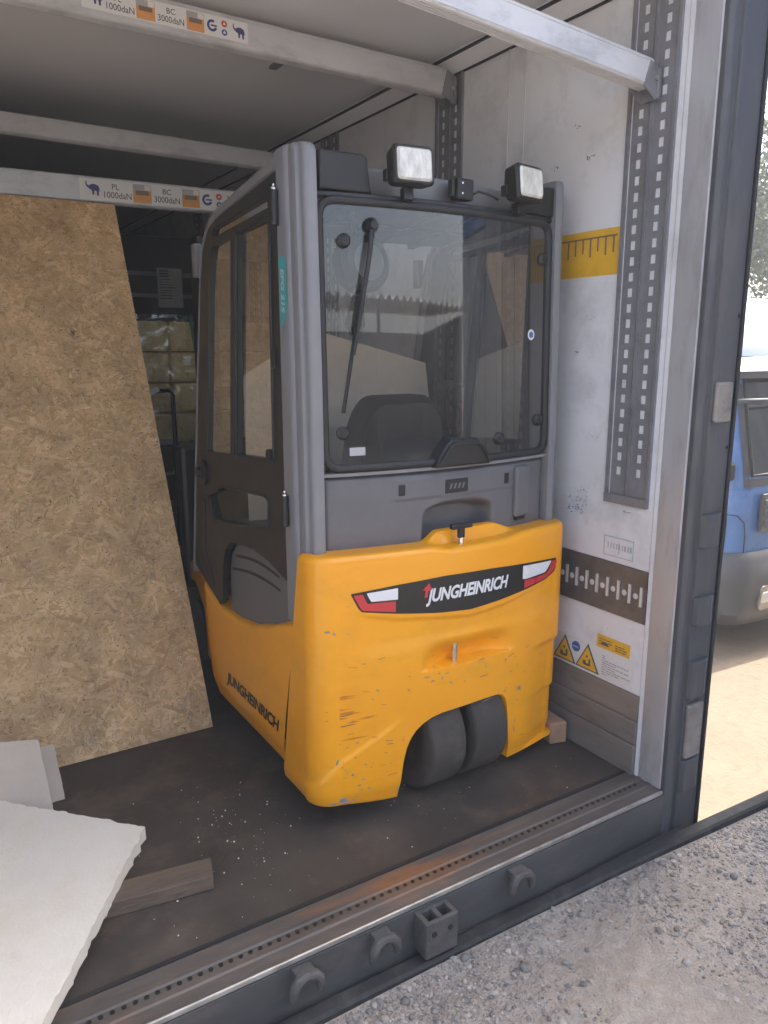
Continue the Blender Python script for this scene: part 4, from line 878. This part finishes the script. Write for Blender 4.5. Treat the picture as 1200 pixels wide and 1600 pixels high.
for u, v, a in ((1.16, .12, .045), (.78, .07, .05), (1.12, .66, .022), (.93, 1.12, .014), (1.10, .99, .009), (.56, 1.35, .03)):
    for k in range(70):
        l = a * rg.uniform(.08, .3); an = rg.gauss(1.2, .4); x, y = u + rg.gauss(0, a * .45), v + rg.gauss(0, a * .45)
        x = min(WB - .03, x); y = max(.02, y); m.add([ob(x + math.cos(an) * l * s_ - math.sin(an) * w_, y + math.sin(an) * l * s_ + math.cos(an) * w_, .0019) for s_, w_ in ((-.5, -.0012), (.5, -.0012), (.5, .0012), (-.5, .0012))], [(0, 1, 2, 3)], tone=(.36, .285, .20))
m.build('grey_smudges', 'strand', OS, kind='stuff')
# foam boards
sheet('foam_slab', [(-.20, 1.62, .060), (.095, 1.575, .060), (.113, 1.60, .062), (.492, 2.150, .098), (.137, 2.535, .098), (-.26, 2.93, .098)], .042, 'foam', 'big broken white foam slab lying on a dark timber', 'foam slab', rough=.0035, seed=3, n_sub=46)
sheet('foam_offcut', [(-.14, 2.500, .03), (.285, 2.500, .03), (.272, 2.62, .235), (-.14, 2.655, .30)], .022, 'foam_grey', 'greyish foam offcut with a torn corner leaning in front of the chipboard', 'foam slab', rough=.0015, seed=4)
sheet('foam_offcut', [(.02, 2.600, .004), (.335, 2.600, .004), (.332, 2.73, .150), (.02, 2.73, .150)], .022, 'foam_grey', 'smaller darker foam offcut tucked behind the torn one', 'foam slab', rough=.0015, seed=6)
# torn spot on the offcut
# dark timber on the floor
m = MB(); a = Vector((.10, 1.965, 0)); b = Vector((.612, 1.893, 0)); dr_ = (b - a).normalized(); nr_ = Vector((-dr_.y, dr_.x, 0))
m.add([p + q for q in (Vector((0, 0, .002)), Vector((0, 0, .047))) for p in (a, b, b + nr_ * .085 + dr_ * .010, a + nr_ * .085)], [(3, 2, 1, 0), (4, 5, 6, 7), (0, 1, 5, 4), (1, 2, 6, 5), (2, 3, 7, 6), (3, 0, 4, 7)])
tag(m.build('timber_batten', 'timber_dark', bevel=.003, loc=(.36, 1.95, 0)), 'dirty dark timber batten poking out from under the white foam slab', 'timber')
m = MB(); m.add([(2.012, 1.985, .001), (2.082, 1.965, .001), (2.100, 2.19, .001), (2.030, 2.21, .001), (2.012, 1.985, .088), (2.082, 1.965, .092), (2.100, 2.19, .092), (2.030, 2.21, .088)], [(3, 2, 1, 0), (4, 5, 6, 7), (0, 1, 5, 4), (1, 2, 6, 5), (2, 3, 7, 6), (3, 0, 4, 7)])
tag(m.build('wooden_chock', 'timber', bevel=.008, seg=2, loc=(2.05, 2.08, 0)), 'pale wooden block wedged between the forklift and the kick plate', 'wood block')
# foam crumbs on the floor
m = MB(); rg = random.Random(21)
def crumb(x, y, s_):
    an = rg.uniform(0, 3); ca, sa = math.cos(an) * s_, math.sin(an) * s_
    m.add([(x + ca, y + sa, .0012), (x - sa, y + ca, .0012), (x - ca * .8, y - sa * .8, .0012), (x + sa * .7, y - ca * .7, .0012), (x, y, .001 + s_ * 1.2)], [(0, 1, 4), (1, 2, 4), (2, 3, 4), (3, 0, 4), (3, 2, 1, 0)], tone=(.72, .71, .68))
for _ in range(90): crumb(rg.uniform(.35, 2.05), rg.uniform(1.72, 2.5), rg.choice([.001, .0013, .0016, .0022, .003]))
for _ in range(45): crumb(rg.gauss(.80, .07), rg.gauss(2.18, .10), rg.choice([.0008, .001, .0014, .002, .0038]))
for _ in range(28): crumb(rg.gauss(.72, .10), rg.gauss(1.90, .08), rg.choice([.0008, .001, .0014, .002, .0038]))
o = m.build('foam_crumbs', 'pebble', kind='stuff'); o['label'] = 'white foam crumbs scattered over the dark trailer floor'
# cardboard inside the cab
sheet('cardboard_sheet', [(1.07, 2.66, .885), (1.34, 2.58, .885), (1.34, 2.62, 1.30), (1.24, 2.66, 1.52), (1.09, 2.72, 1.42)], .012, 'card_lt', 'pale cardboard sheet with a cut corner standing behind the cab door glass', 'cardboard')
sheet('cardboard_sheet', [(1.30, 2.70, .885), (1.92, 2.62, .885), (1.90, 2.70, 1.46), (1.30, 2.78, 1.62)], .012, 'card', 'wide brown cardboard sheet standing behind the forklift seat', 'cardboard')
# wrapped pallet load deeper inside
PLT = thing('pallet_load', 'film-wrapped stack of yellowish blocks with a green strap, beside the chipboard', 'pallet load', (1.5, 4.6, 0))
rg = random.Random(3)
for r_ in range(9):
    for c in range(4):
        x0 = 1.09 + c * .205; z0 = .165 + r_ * .167
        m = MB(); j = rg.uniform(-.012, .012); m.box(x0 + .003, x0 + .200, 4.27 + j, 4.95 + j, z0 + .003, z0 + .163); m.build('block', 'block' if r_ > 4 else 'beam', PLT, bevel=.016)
m = MB()
for x0 in (1.09, 1.455, 1.83): m.box(x0, x0 + .09, 4.26, 4.96, .003, .115)
m.box(1.085, 1.925, 4.26, 4.96, .115, .160); m.build('pallet', 'timber', PLT)
m = MB()
def wrap(t, v):
    P = [(1.935, 4.245), (1.50, 4.235), (1.08, 4.245), (1.065, 4.6), (1.08, 4.98)]; i = min(3, int(t)); f = t - i; a, b = P[i], P[i + 1]
    z = lerp(.2, 1.70, v); k = .010 * mnoise.noise((t * 9, z * 18, 0)) + .014 * mnoise.noise((t * 4, z * 7, 3)) + .006 * mnoise.noise((t * 25, z * 40, 3)); return (lerp(a[0], b[0], f) + (k if i >= 2 else 0), lerp(a[1], b[1], f) + (k if i < 2 else 0), z)
m.grid(wrap, lin(0, 3.999, 110), lin(0, 1, 110)); m.build('stretch_film', 'film', PLT, smooth=True)
m = MB(); m.tube([(1.40, 4.22, 1.685), (1.415, 4.215, 1.54), (1.465, 4.218, 1.25), (1.49, 4.22, .8), (1.49, 4.22, .165)], .011, 6, flat=.4); m.tube([(1.40, 4.22, 1.685), (1.38, 4.5, 1.70), (1.38, 4.95, 1.69)], .011, 6); m.build('strap', 'strapg', PLT)
m = MB(); m.box(1.0, 2.06, 6.1, 6.5, .003, 2.35); m.box(-.30, .98, 5.6, 6.5, .003, 2.35)  # dark block added so the far end stays as dark as unlit depth
o = thing('dark_infill', 'tall dark crate with two pale rails, added to keep the far end dark', 'infill', (.9, 6.3, 0)); m.build('body', 'beam', o, bevel=.01)
for z in (1.90, 2.06): MB().box(1.01, 2.05, 6.085, 6.099, z, z + .03).build('rail', 'rail', o)
m = MB(); m.box(1.775, 1.965, 6.0799, 6.0849, 1.83, 2.12); nt_ = tag(m.build('paper_note', 'paper', loc=(1.87, 6.08, 1.83)), 'white printed paper note hung on the dark crate', 'note')
m = MB()
for k in range(11):
    z = 2.095 - k * .020; m.box(1.79, 1.79 + rg.uniform(.06, .155) * (1.0 if k % 4 else .5), 6.078, 6.0798, z, z + (.010 if k < 3 else .005))
m.build('print', 'ink', nt_)
# hand truck frame in front of the load
HT = thing('hand_truck', 'black tubular hand truck standing before the wrapped blocks', 'trolley', (1.12, 4.05, 0))
m = MB(); m.tube([(1.06, 4.05, .05), (1.06, 4.05, 1.27), (1.08, 4.045, 1.30), (1.205, 4.04, 1.305), (1.225, 4.04, 1.28), (1.225, 4.04, .05)], .012, 8); m.build('frame', 'black', HT, smooth='auto')
for z in (.3, .62, 1.02): MB().box(1.06, 1.225, 4.04, 4.06, z, z + .03).build('crossbar', 'rail' if z > .9 else 'black', HT)
MB().box(1.04, 1.235, 3.84, 4.04, .005, .018).build('toe_plate', 'black', HT)
for x in (1.04, 1.20): MB().lathe([(.04, 0), (.08, .003), (.08, .027), (.04, .03)], (x, 4.13, .083), (1, 0, 0), 20).build('wheel', 'tyre', HT)
m = MB(); m.add([(1.045, 4.03, 1.265), (1.08, 4.025, 1.305), (1.14, 4.02, 1.325), (1.155, 4.02, 1.305), (1.09, 4.022, 1.275), (1.05, 4.03, 1.235)], [(0, 1, 2, 3, 4, 5)]); m.build('tape', 'paper', HT)
# ================================================================== YARD
# gravel on the ramp
m = MB(); rg = random.Random(17)
ICO = [(0, 0, 1), (.894, 0, .447), (.276, .851, .447), (-.724, .526, .447), (-.724, -.526, .447), (.276, -.851, .447), (.724, .526, -.447), (-.276, .851, -.447), (-.894, 0, -.447), (-.276, -.851, -.447), (.724, -.526, -.447), (0, 0, -1)]
ICF = [(0, 1, 2), (0, 2, 3), (0, 3, 4), (0, 4, 5), (0, 5, 1), (1, 6, 2), (2, 7, 3), (3, 8, 4), (4, 9, 5), (5, 10, 1), (6, 7, 2), (7, 8, 3), (8, 9, 4), (9, 10, 5), (10, 6, 1), (6, 11, 7), (7, 11, 8), (8, 11, 9), (9, 11, 10), (10, 11, 6)]
GP_ = [(.34, .305, .265), (.29, .262, .23), (.39, .35, .305), (.19, .178, .162), (.32, .275, .225), (.43, .39, .34), (.25, .228, .205)]
def gz(x, y): return ramp_pt(x, (y + 9) / (ramp_edge(x) - .006 + 9))[2]
def stone(mm, x, y, s_, c):
    a = rg.uniform(0, 6.3); ca, sa = math.cos(a), math.sin(a); sx, sy, sz = s_ * rg.uniform(.8, 1.25), s_ * rg.uniform(.7, 1), s_ * rg.uniform(.45, .7); z = gz(x, y) + sz * .25; vs = []
    for p in ICO: k = rg.uniform(.82, 1.12); X, Y = p[0] * sx * k, p[1] * sy * k; vs.append((x + X * ca - Y * sa, y + X * sa + Y * ca, z + p[2] * sz * k))
    q = rg.uniform(.85, 1.15); mm.add(vs, ICF, tone=tuple(t * q for t in c))
for _ in range(42000):
    x = rg.uniform(.35, 3.3); d = abs(rg.gauss(0, .5)); y = ramp_edge(x) - .012 - d
    if rg.random() > .42 + 1.2 * mnoise.noise((x * 2.3, y * 2.3, 5)) + .45 * sstep(.16, .02, d): continue
    stone(m, x, y, min(.013, .0013 + rg.expovariate(1 / .0022)), rg.choice(GP_))
o = m.build('gravel', 'pebble', kind='stuff'); o['label'] = 'fine loose gravel strewn over the ramp dirt'
for k in range(26):
    x = rg.uniform(.75, 2.7); d = abs(rg.gauss(.02, .20)) + .02; y = ramp_edge(x) - d
    mm = MB(); s_ = rg.uniform(.009, .019); stone(mm, x, y, s_, rg.choice(GP_))
    tag(mm.build('stone', 'pebble', loc=(x, y, gz(x, y)), smooth=True), 'loose grey stone larger than the gravel around it on the ramp', 'stone', 'larger stones lying on the ramp')

# blue truck
TX0, TX1, TY0, TY1 = 6.02, 8.34, 3.86, 5.75
TK = thing('truck', 'blue lorry with pale roof deflector parked in the sunlit yard', 'truck', (7.18, 6.5, GZ))
def rr_pt(t, ins, yf, r=.20):
    """t in 0..4: 0-1 left side back to front, 1-3 front, 3-4 right side"""
    x0, x1 = TX0 + ins, TX1 - ins
    if t < 1: return (x0, lerp(TY1, yf + r, t), 0)
    if t < 1.3: a = R(90 * (t - 1) / .3); return (x0 + r - r * math.cos(a), yf + r - r * math.sin(a), 0)
    if t < 2.7: f = (t - 1.3) / 1.4; return (lerp(x0 + r, x1 - r, f), yf - .05 * math.sin(f * math.pi), 0)
    if t < 3: a = R(90 * (t - 2.7) / .3); return (x1 - r + r * math.sin(a), yf + r - r * math.cos(a), 0)
    return (x1, lerp(yf + r, TY1, t - 3), 0)
LV = [(-.35, .0, 3.86), (.0, .0, 3.85), (.42, .01, 3.88), (.85, .03, 3.98), (1.30, .07, 4.10), (1.42, .12, 4.18), (1.46, .22, 4.32)]
def cabf(t, z, out=0):
    ins = interp([(a, b) for a, b, c in LV], z); yf = interp([(a, c) for a, b, c in LV], z); p = rr_pt(t, ins - out, yf - out); return (p[0], p[1], z)
ts = lin(0, 1, 6)[:-1] + lin(1, 1.3, 9)[:-1] + lin(1.3, 2.7, 15)[:-1] + lin(2.7, 3, 9)[:-1] + lin(3, 4, 6)
zs = [-.35, 0, .42, .6, .85, 1.1, 1.30, 1.42, 1.46]; m = MB(); m.grid(cabf, ts, zs); k = len(zs)
m.add([cabf(t, 1.46) for t in ts], [tuple(range(len(ts)))]); m.add([(TX0 + .01, TY1, -.35), (TX1 - .01, TY1, -.35), (TX1 - .2, TY1, 1.45), (TX0 + .2, TY1, 1.45)], [(0, 1, 2, 3)])
CB = m.build('cab', 'truck_blue', TK, smooth='auto', angle=50)
def patch(t0, t1, z0, z1, out, name, mat, par=CB, n=14):
    m = MB(); m.grid(lambda t, z: cabf(t, z, out), lin(t0, t1, n), lin(z0, z1, 6)); return m.build(name, mat, par, smooth=True)
patch(1.20, 2.80, .34, 1.34, .006, 'windscreen_surround', 'truck_grey', n=40); patch(1.285, 2.715, .44, 1.28, .012, 'windscreen', 'dkglass', n=36)
m = MB(); m.tube([cabf(t, z, .012) for t, z in [(lerp(1.285, 2.715, q / 12), .44) for q in range(13)] + [(2.715, lerp(.44, 1.28, q / 6)) for q in range(1, 7)] + [(lerp(2.715, 1.285, q / 12), 1.28) for q in range(1, 13)] + [(1.285, lerp(1.28, .44, q / 6)) for q in range(1, 6)]], .014, 6, closed=True); m.build('windscreen_rubber', 'seal', CB, smooth=True)
patch(.45, .93, .50, 1.25, .006, 'side_window', 'dkglass', n=8); patch(3.07, 3.55, .50, 1.25, .006, 'side_window', 'dkglass', n=8)
for t in (1.03, 1.075): m = MB(); m.tube([cabf(t, z, .002) for z in lin(-.30, 1.3, 12)], .006, 5); m.build('door_seam', 'seal', CB)
m = MB(); m.tube([cabf(t, z, .003) for t, z in ((1.08, .10), (1.16, .09), (1.22, .03), (1.24, -.10), (1.245, -.30))], .005, 5); m.build('panel_seam', 'seal', CB)
patch(1.085, 1.30, .10, .32, .010, 'corner_deflector', 'truck_blue', n=10)
patch(.93, 1.02, -.12, -.03, .006, 'white_label', 'decal_white', n=4)
m = MB(); m.box(TX0 - .05, TX0 - .002, 4.02, 4.10, -.24, -.20); m.build('door_handle', 'alu', CB, bevel=.01)
m = MB(); m.box(TX0 - .07, TX0 + .03, 3.93, 4.06, .40, .56); m.build('side_repeater', 'seal', CB, bevel=.03, seg=3)
m = MB(); m.box(6.28, 8.08, 3.795, 3.83, -.06, .28); 
for z in (0, .09, .18): m.box(6.30, 8.06, 3.785, 3.80, z, z + .05)
m.build('grille', 'truck_grey', CB, bevel=.01)
def visor(t, k): p = cabf(t, 1.36, (.04, .16, .15, .02)[int(k)]); return (p[0], p[1], (1.44, 1.33, 1.27, 1.30)[int(k)])
m = MB(); m.grid(visor, lin(1.05, 2.95, 40), [0, 1, 2, 3]); m.build('sun_visor', 'truck_grey', CB, smooth='auto')
def bump(t, k):
    z, out = [(-.92, -.05), (-.90, .03), (-.78, .09), (-.72, .075), (-.52, .085), (-.30, .06), (-.24, .0)][int(k)]; p = rr_pt(t, -out, 3.84 - out, .24); return (p[0], p[1], z)
tb = lin(.55, 1, 4)[:-1] + lin(1, 1.3, 9)[:-1] + lin(1.3, 2.7, 15)[:-1] + lin(2.7, 3, 9)[:-1] + lin(3, 3.45, 4)
m = MB(); m.grid(bump, tb, list(range(7))); BU = m.build('bumper', 'truck_grey', TK, smooth='auto', angle=50)
for x0 in (6.27, 7.74):
    hl = MB().prism(roundpoly([(x0, -.77), (x0 + .36, -.77), (x0 + .36, -.54), (x0 + .02, -.54)], .05), 3.735, 3.80, 'y').build('headlamp', 'lampcase', BU, bevel=.01); MB().prism(roundpoly([(x0 + .02, -.70), (x0 + .34, -.70), (x0 + .34, -.60), (x0 + .03, -.60)], .03), 3.728, 3.74, 'y').build('lamp_step', 'decal_silver', BU, bevel=.005)
    MB().lathe([(.075, 0), (.05, .03)], (x0 + .20, 3.733, -.655), (0, 1, 0), 18).build('reflector', 'chrome', BU)
m = MB(); m.box(TX0 - .06, TX0 + .0, 4.02, 4.16, -.46, -.36); m.build('step_light', 'seal', BU, bevel=.03)
m = MB(); vs = []
for z, y0, ins in ((1.45, 4.25, .10), (1.62, 4.32, .13), (1.85, 4.52, .20), (2.02, 4.85, .34), (2.06, 5.2, .5)):
    for p in roundpoly([(TX0 + ins, 5.72), (TX0 + ins, y0), (TX1 - ins, y0), (TX1 - ins, 5.72)], .22, 5): vs.append((p[0], p[1], z))
n = 24; m.add(vs, [(i * n + j, (i + 1) * n + j, (i + 1) * n + (j + 1) % n, i * n + (j + 1) % n) for i in range(4) for j in range(n)] + [tuple(range(4 * n, 5 * n))]); m.build('roof_deflector', 'truck_pale', TK, smooth='auto', angle=60)
for z, yy in ((1.08, 3.93), (.62, 3.86)):
    m = MB(); m.tube([(TX0 + .02, 4.25, z), (TX0 - .0, 4.0, z), (TX0 + .18, yy - .10, z + .01), (6.9, yy - .18, z + .03)], .020, 8) if z > 1 else None
    if z > 1: m.build('mirror_arm', 'truck_grey', CB, smooth=True)
for x in (6.05, 7.95):
    for y in (4.75, 8.6):
        wh = MB().lathe([(.28, 0), (.44, .01), (.47, .05), (.47, .22), (.44, .26), (.28, .27)], (x, y, GZ + .47), (1, 0, 0), 30).build('wheel', 'tyre', TK, smooth='auto'); MB().lathe([(.08, .02), (.26, -.005), (.26, .27)], (x, y, GZ + .47), (1, 0, 0), 20).build('rim', 'alu', wh)
MB().box(6.6, 7.7, 4.3, 10.6, -.55, -.25).build('chassis_frame', 'seal', TK)
MB().box(5.95, 8.40, 6.0, 10.9, -.15, 2.0).build('cargo_box', 'truck_pale', TK, bevel=.02)
# roadside sign beyond the truck
SG = thing('signboard', 'white signboard with a blue lettered panel on a post behind the truck', 'sign', (14.3, 12.2, GZ))
MB().tube([(14.6, 12.25, GZ), (14.6, 12.25, 2.9)], .06, 10).build('post', 'alu', SG)
bdv = MB().box(13.6, 15.2, 12.1, 12.18, 2.45, 3.55).build('board', 'decal_white', SG, bevel=.01)
MB().box(13.7, 15.1, 12.08, 12.099, 2.50, 3.02).build('blue_panel', 'blue_ink', bdv)
MB().box(13.7, 15.1, 12.08, 12.099, 3.15, 3.45).build('brown_panel', 'orange', bdv)
put_text('OR', .34, lambda a, b: (14.40 + a, 12.075, 2.60 + b), 'lettering', 'decal_white', bdv, bold=.02)

# trees
def tree(x, y, h, cr, n, seed, label, conif=False, zlow=.22):
    rg = random.Random(seed); rt = thing('tree', label, 'tree', (x, y, GZ), 'trees beyond the yard')
    m = MB(); tp = [(x + .1 * mnoise.noise((k, seed, 0)) * k, y + .1 * mnoise.noise((k, seed, 9)) * k, GZ + h * k / 8) for k in range(9)]
    m.tube(tp, [.03 * h * (1 - .93 * k / 8) for k in range(9)], 8); limbs = []
    for k in range(26):
        f = rg.uniform(zlow, .97); b = Vector((x, y, GZ + h * f)); az = rg.uniform(0, 6.28); L_ = cr * (1 - f * .8 if conif else math.sqrt(max(.08, 1 - ((f - .55) / .5) ** 2))) * rg.uniform(.75, 1.1)
        e_ = b + Vector((math.cos(az) * L_, math.sin(az) * L_, L_ * (.1 if conif else .6))); mid = b.lerp(e_, .5) + Vector((0, 0, .06 * L_)); m.tube([b, mid, e_], [.011 * h * (1 - f) + .02, .006 * h * (1 - f) + .015, .008], 5); limbs.append((b, mid, e_, L_))
    for k in range(12):
        az = rg.uniform(0, 6.28); b = Vector((x, y, GZ + h * .9)); m.tube([b, b + Vector((math.cos(az) * .3, math.sin(az) * .3, h * .08)), b + Vector((math.cos(az) * .55, math.sin(az) * .55, h * rg.uniform(.12, .2)))], [.02, .012, .005], 4)
    m.build('trunk', 'bark', rt, smooth=True); m = MB()
    pal = [(.085, .125, .035), (.065, .105, .032), (.11, .145, .045), (.05, .085, .03), (.13, .155, .055)]
    for i in range(n):
        b, mid, e_, L_ = rg.choice(limbs); f = rg.random() ** .6; p = b.lerp(e_, f) + Vector((rg.gauss(0, .16 * cr * .6), rg.gauss(0, .16 * cr * .6), rg.gauss(0, .14 * cr * .6))); s_ = rg.uniform(.04, .10)
        a = Vector((rg.gauss(0, 1), rg.gauss(0, 1), rg.gauss(0, 1))).normalized(); u = a.orthogonal().normalized() * s_; v = a.cross(u) * .55
        m.add([p - u, p - v * .9, p + u, p + v], [(0, 1, 2, 3)], tone=rg.choice(pal))
    o = m.build('crown', 'leafm', rt); return rt
tree(17.2, 12.6, 6.7, 2.6, 17000, 1, 'leafy green tree with bare twigs on top, rising behind the truck')
tree(21.5, 13.0, 8.0, 3.0, 14000, 2, 'broad green tree standing further back beyond the signboard')
tree(14.0, 20.0, 7.0, 2.8, 5000, 4, 'dense green tree hidden mostly behind the trailer side')
tree(24.0, 8.0, 8.5, 3.2, 5000, 5, 'tall green tree at the right end of the yard row')
# two stacked containers, added out of view to shade the gravel
struct(MB().box(3.68, 12, 1.40, 1.92, GZ, RZ - .005).build('container_plinth', 'concrete'))  # added base under the unseen containers
def container(z0, mat, label):
    x0, x1, y0, y1, h = 3.72, 9.78, -.60, 1.84, 2.59
    ct = thing('shading_container', label, 'container', ((x0 + x1) / 2, (y0 + y1) / 2, z0), 'added shading containers stacked beside the trailer')
    def corr(n, a, b, f):
        m = MB(); pts = []
        for k in range(n):
            t0 = a + (b - a) * k / n; d = (b - a) / n
            pts += [(t0, 0), (t0 + d * .25, 0), (t0 + d * .4, .035), (t0 + d * .85, .035)]
        pts.append((b, 0)); m.add([f(t, e_, z) for t, e_ in pts for z in (z0 + .16, z0 + h - .12)], [(2 * k, 2 * k + 2, 2 * k + 3, 2 * k + 1) for k in range(len(pts) - 1)]); return m
    corr(22, x0 + .1, x1 - .1, lambda t, e_, z: (t, y1 - .01 - e_, z)).build('side_wall', mat, ct); corr(22, x0 + .1, x1 - .1, lambda t, e_, z: (t, y0 + .01 + e_, z)).build('side_wall', mat, ct)
    corr(8, y0 + .1, y1 - .1, lambda t, e_, z: (x0 + .01 + e_, t, z)).build('end_wall', mat, ct); corr(8, y0 + .1, y1 - .1, lambda t, e_, z: (x1 - .01 - e_, t, z)).build('end_wall', mat, ct)
    m = MB()
    for x in (x0, x1 - .12):
        for y in (y0, y1 - .12): m.box(x, x + .12, y, y + .12, z0 + .002, z0 + h)
    for z in (z0 + .01, z0 + h - .13):
        for y in (y0 + .005, y1 - .115): m.box(x0 + .12, x1 - .12, y, y + .11, z, z + .12)
        for x in (x0 + .005, x1 - .115): m.box(x, x + .11, y0 + .12, y1 - .12, z, z + .12)
    m.build('frame', mat, ct); MB().box(x0 + .06, x1 - .06, y0 + .06, y1 - .06, z0 + h - .05, z0 + h - .02).build('roof', mat, ct)
container(RZ - .004, 'clad', 'grey corrugated container added out of view to shade the ramp, bottom of the stack'); container(RZ + 2.592, 'truck_blue', 'blue corrugated container added out of view to shade the ramp, on top of the grey one')

# open shed added out of view, gives the cab glass something to mirror
SH = thing('reflected_shed', 'open-fronted shed with a pale corrugated roof, added out of view for reflections', 'shed', (-5.5, -13.0, RZ))
MB().box(-15, 12, -17.5, -17.3, RZ - .2, 3.0).build('back_wall', 'timber_dark', SH); MB().box(-15, -14.8, -17.3, -10.6, RZ - .2, 3.0).build('side_wall', 'timber_dark', SH); MB().box(11.8, 12, -17.3, -10.6, RZ - .2, 3.0).build('side_wall', 'timber_dark', SH)
m = MB(); m.grid(lambda x, y: (x, y, 3.15 - (y + 10.2) * .06 + .05 * math.sin(x * 2 * math.pi / .5)), lin(-15.4, 12.4, 540), [-10.2, -17.8]); m.build('roof', 'decal_white', SH, smooth=True)
for x in (-10, -5, 0, 5): MB().box(x, x + .18, -10.9, -10.7, RZ - .2, 3.1).build('post', 'timber_dark', SH)
struct(MB().box(-16, 13, -18.5, -9.0, GZ, RZ - .02).build('shed_ground', 'concrete'))

# thin scattering box round everything, added mostly for the veil of lens glare
hz = MB().box(-620, 620, -620, 620, GZ - 1, 9.8).build('glare_haze', 'paper', kind='stuff'); hz['label'] = 'thin pale veil over the whole place, mostly standing in for lens glare'
hm = bpy.data.materials.new('glare_veil'); hm.use_nodes = True; t = hm.node_tree; t.nodes.clear()
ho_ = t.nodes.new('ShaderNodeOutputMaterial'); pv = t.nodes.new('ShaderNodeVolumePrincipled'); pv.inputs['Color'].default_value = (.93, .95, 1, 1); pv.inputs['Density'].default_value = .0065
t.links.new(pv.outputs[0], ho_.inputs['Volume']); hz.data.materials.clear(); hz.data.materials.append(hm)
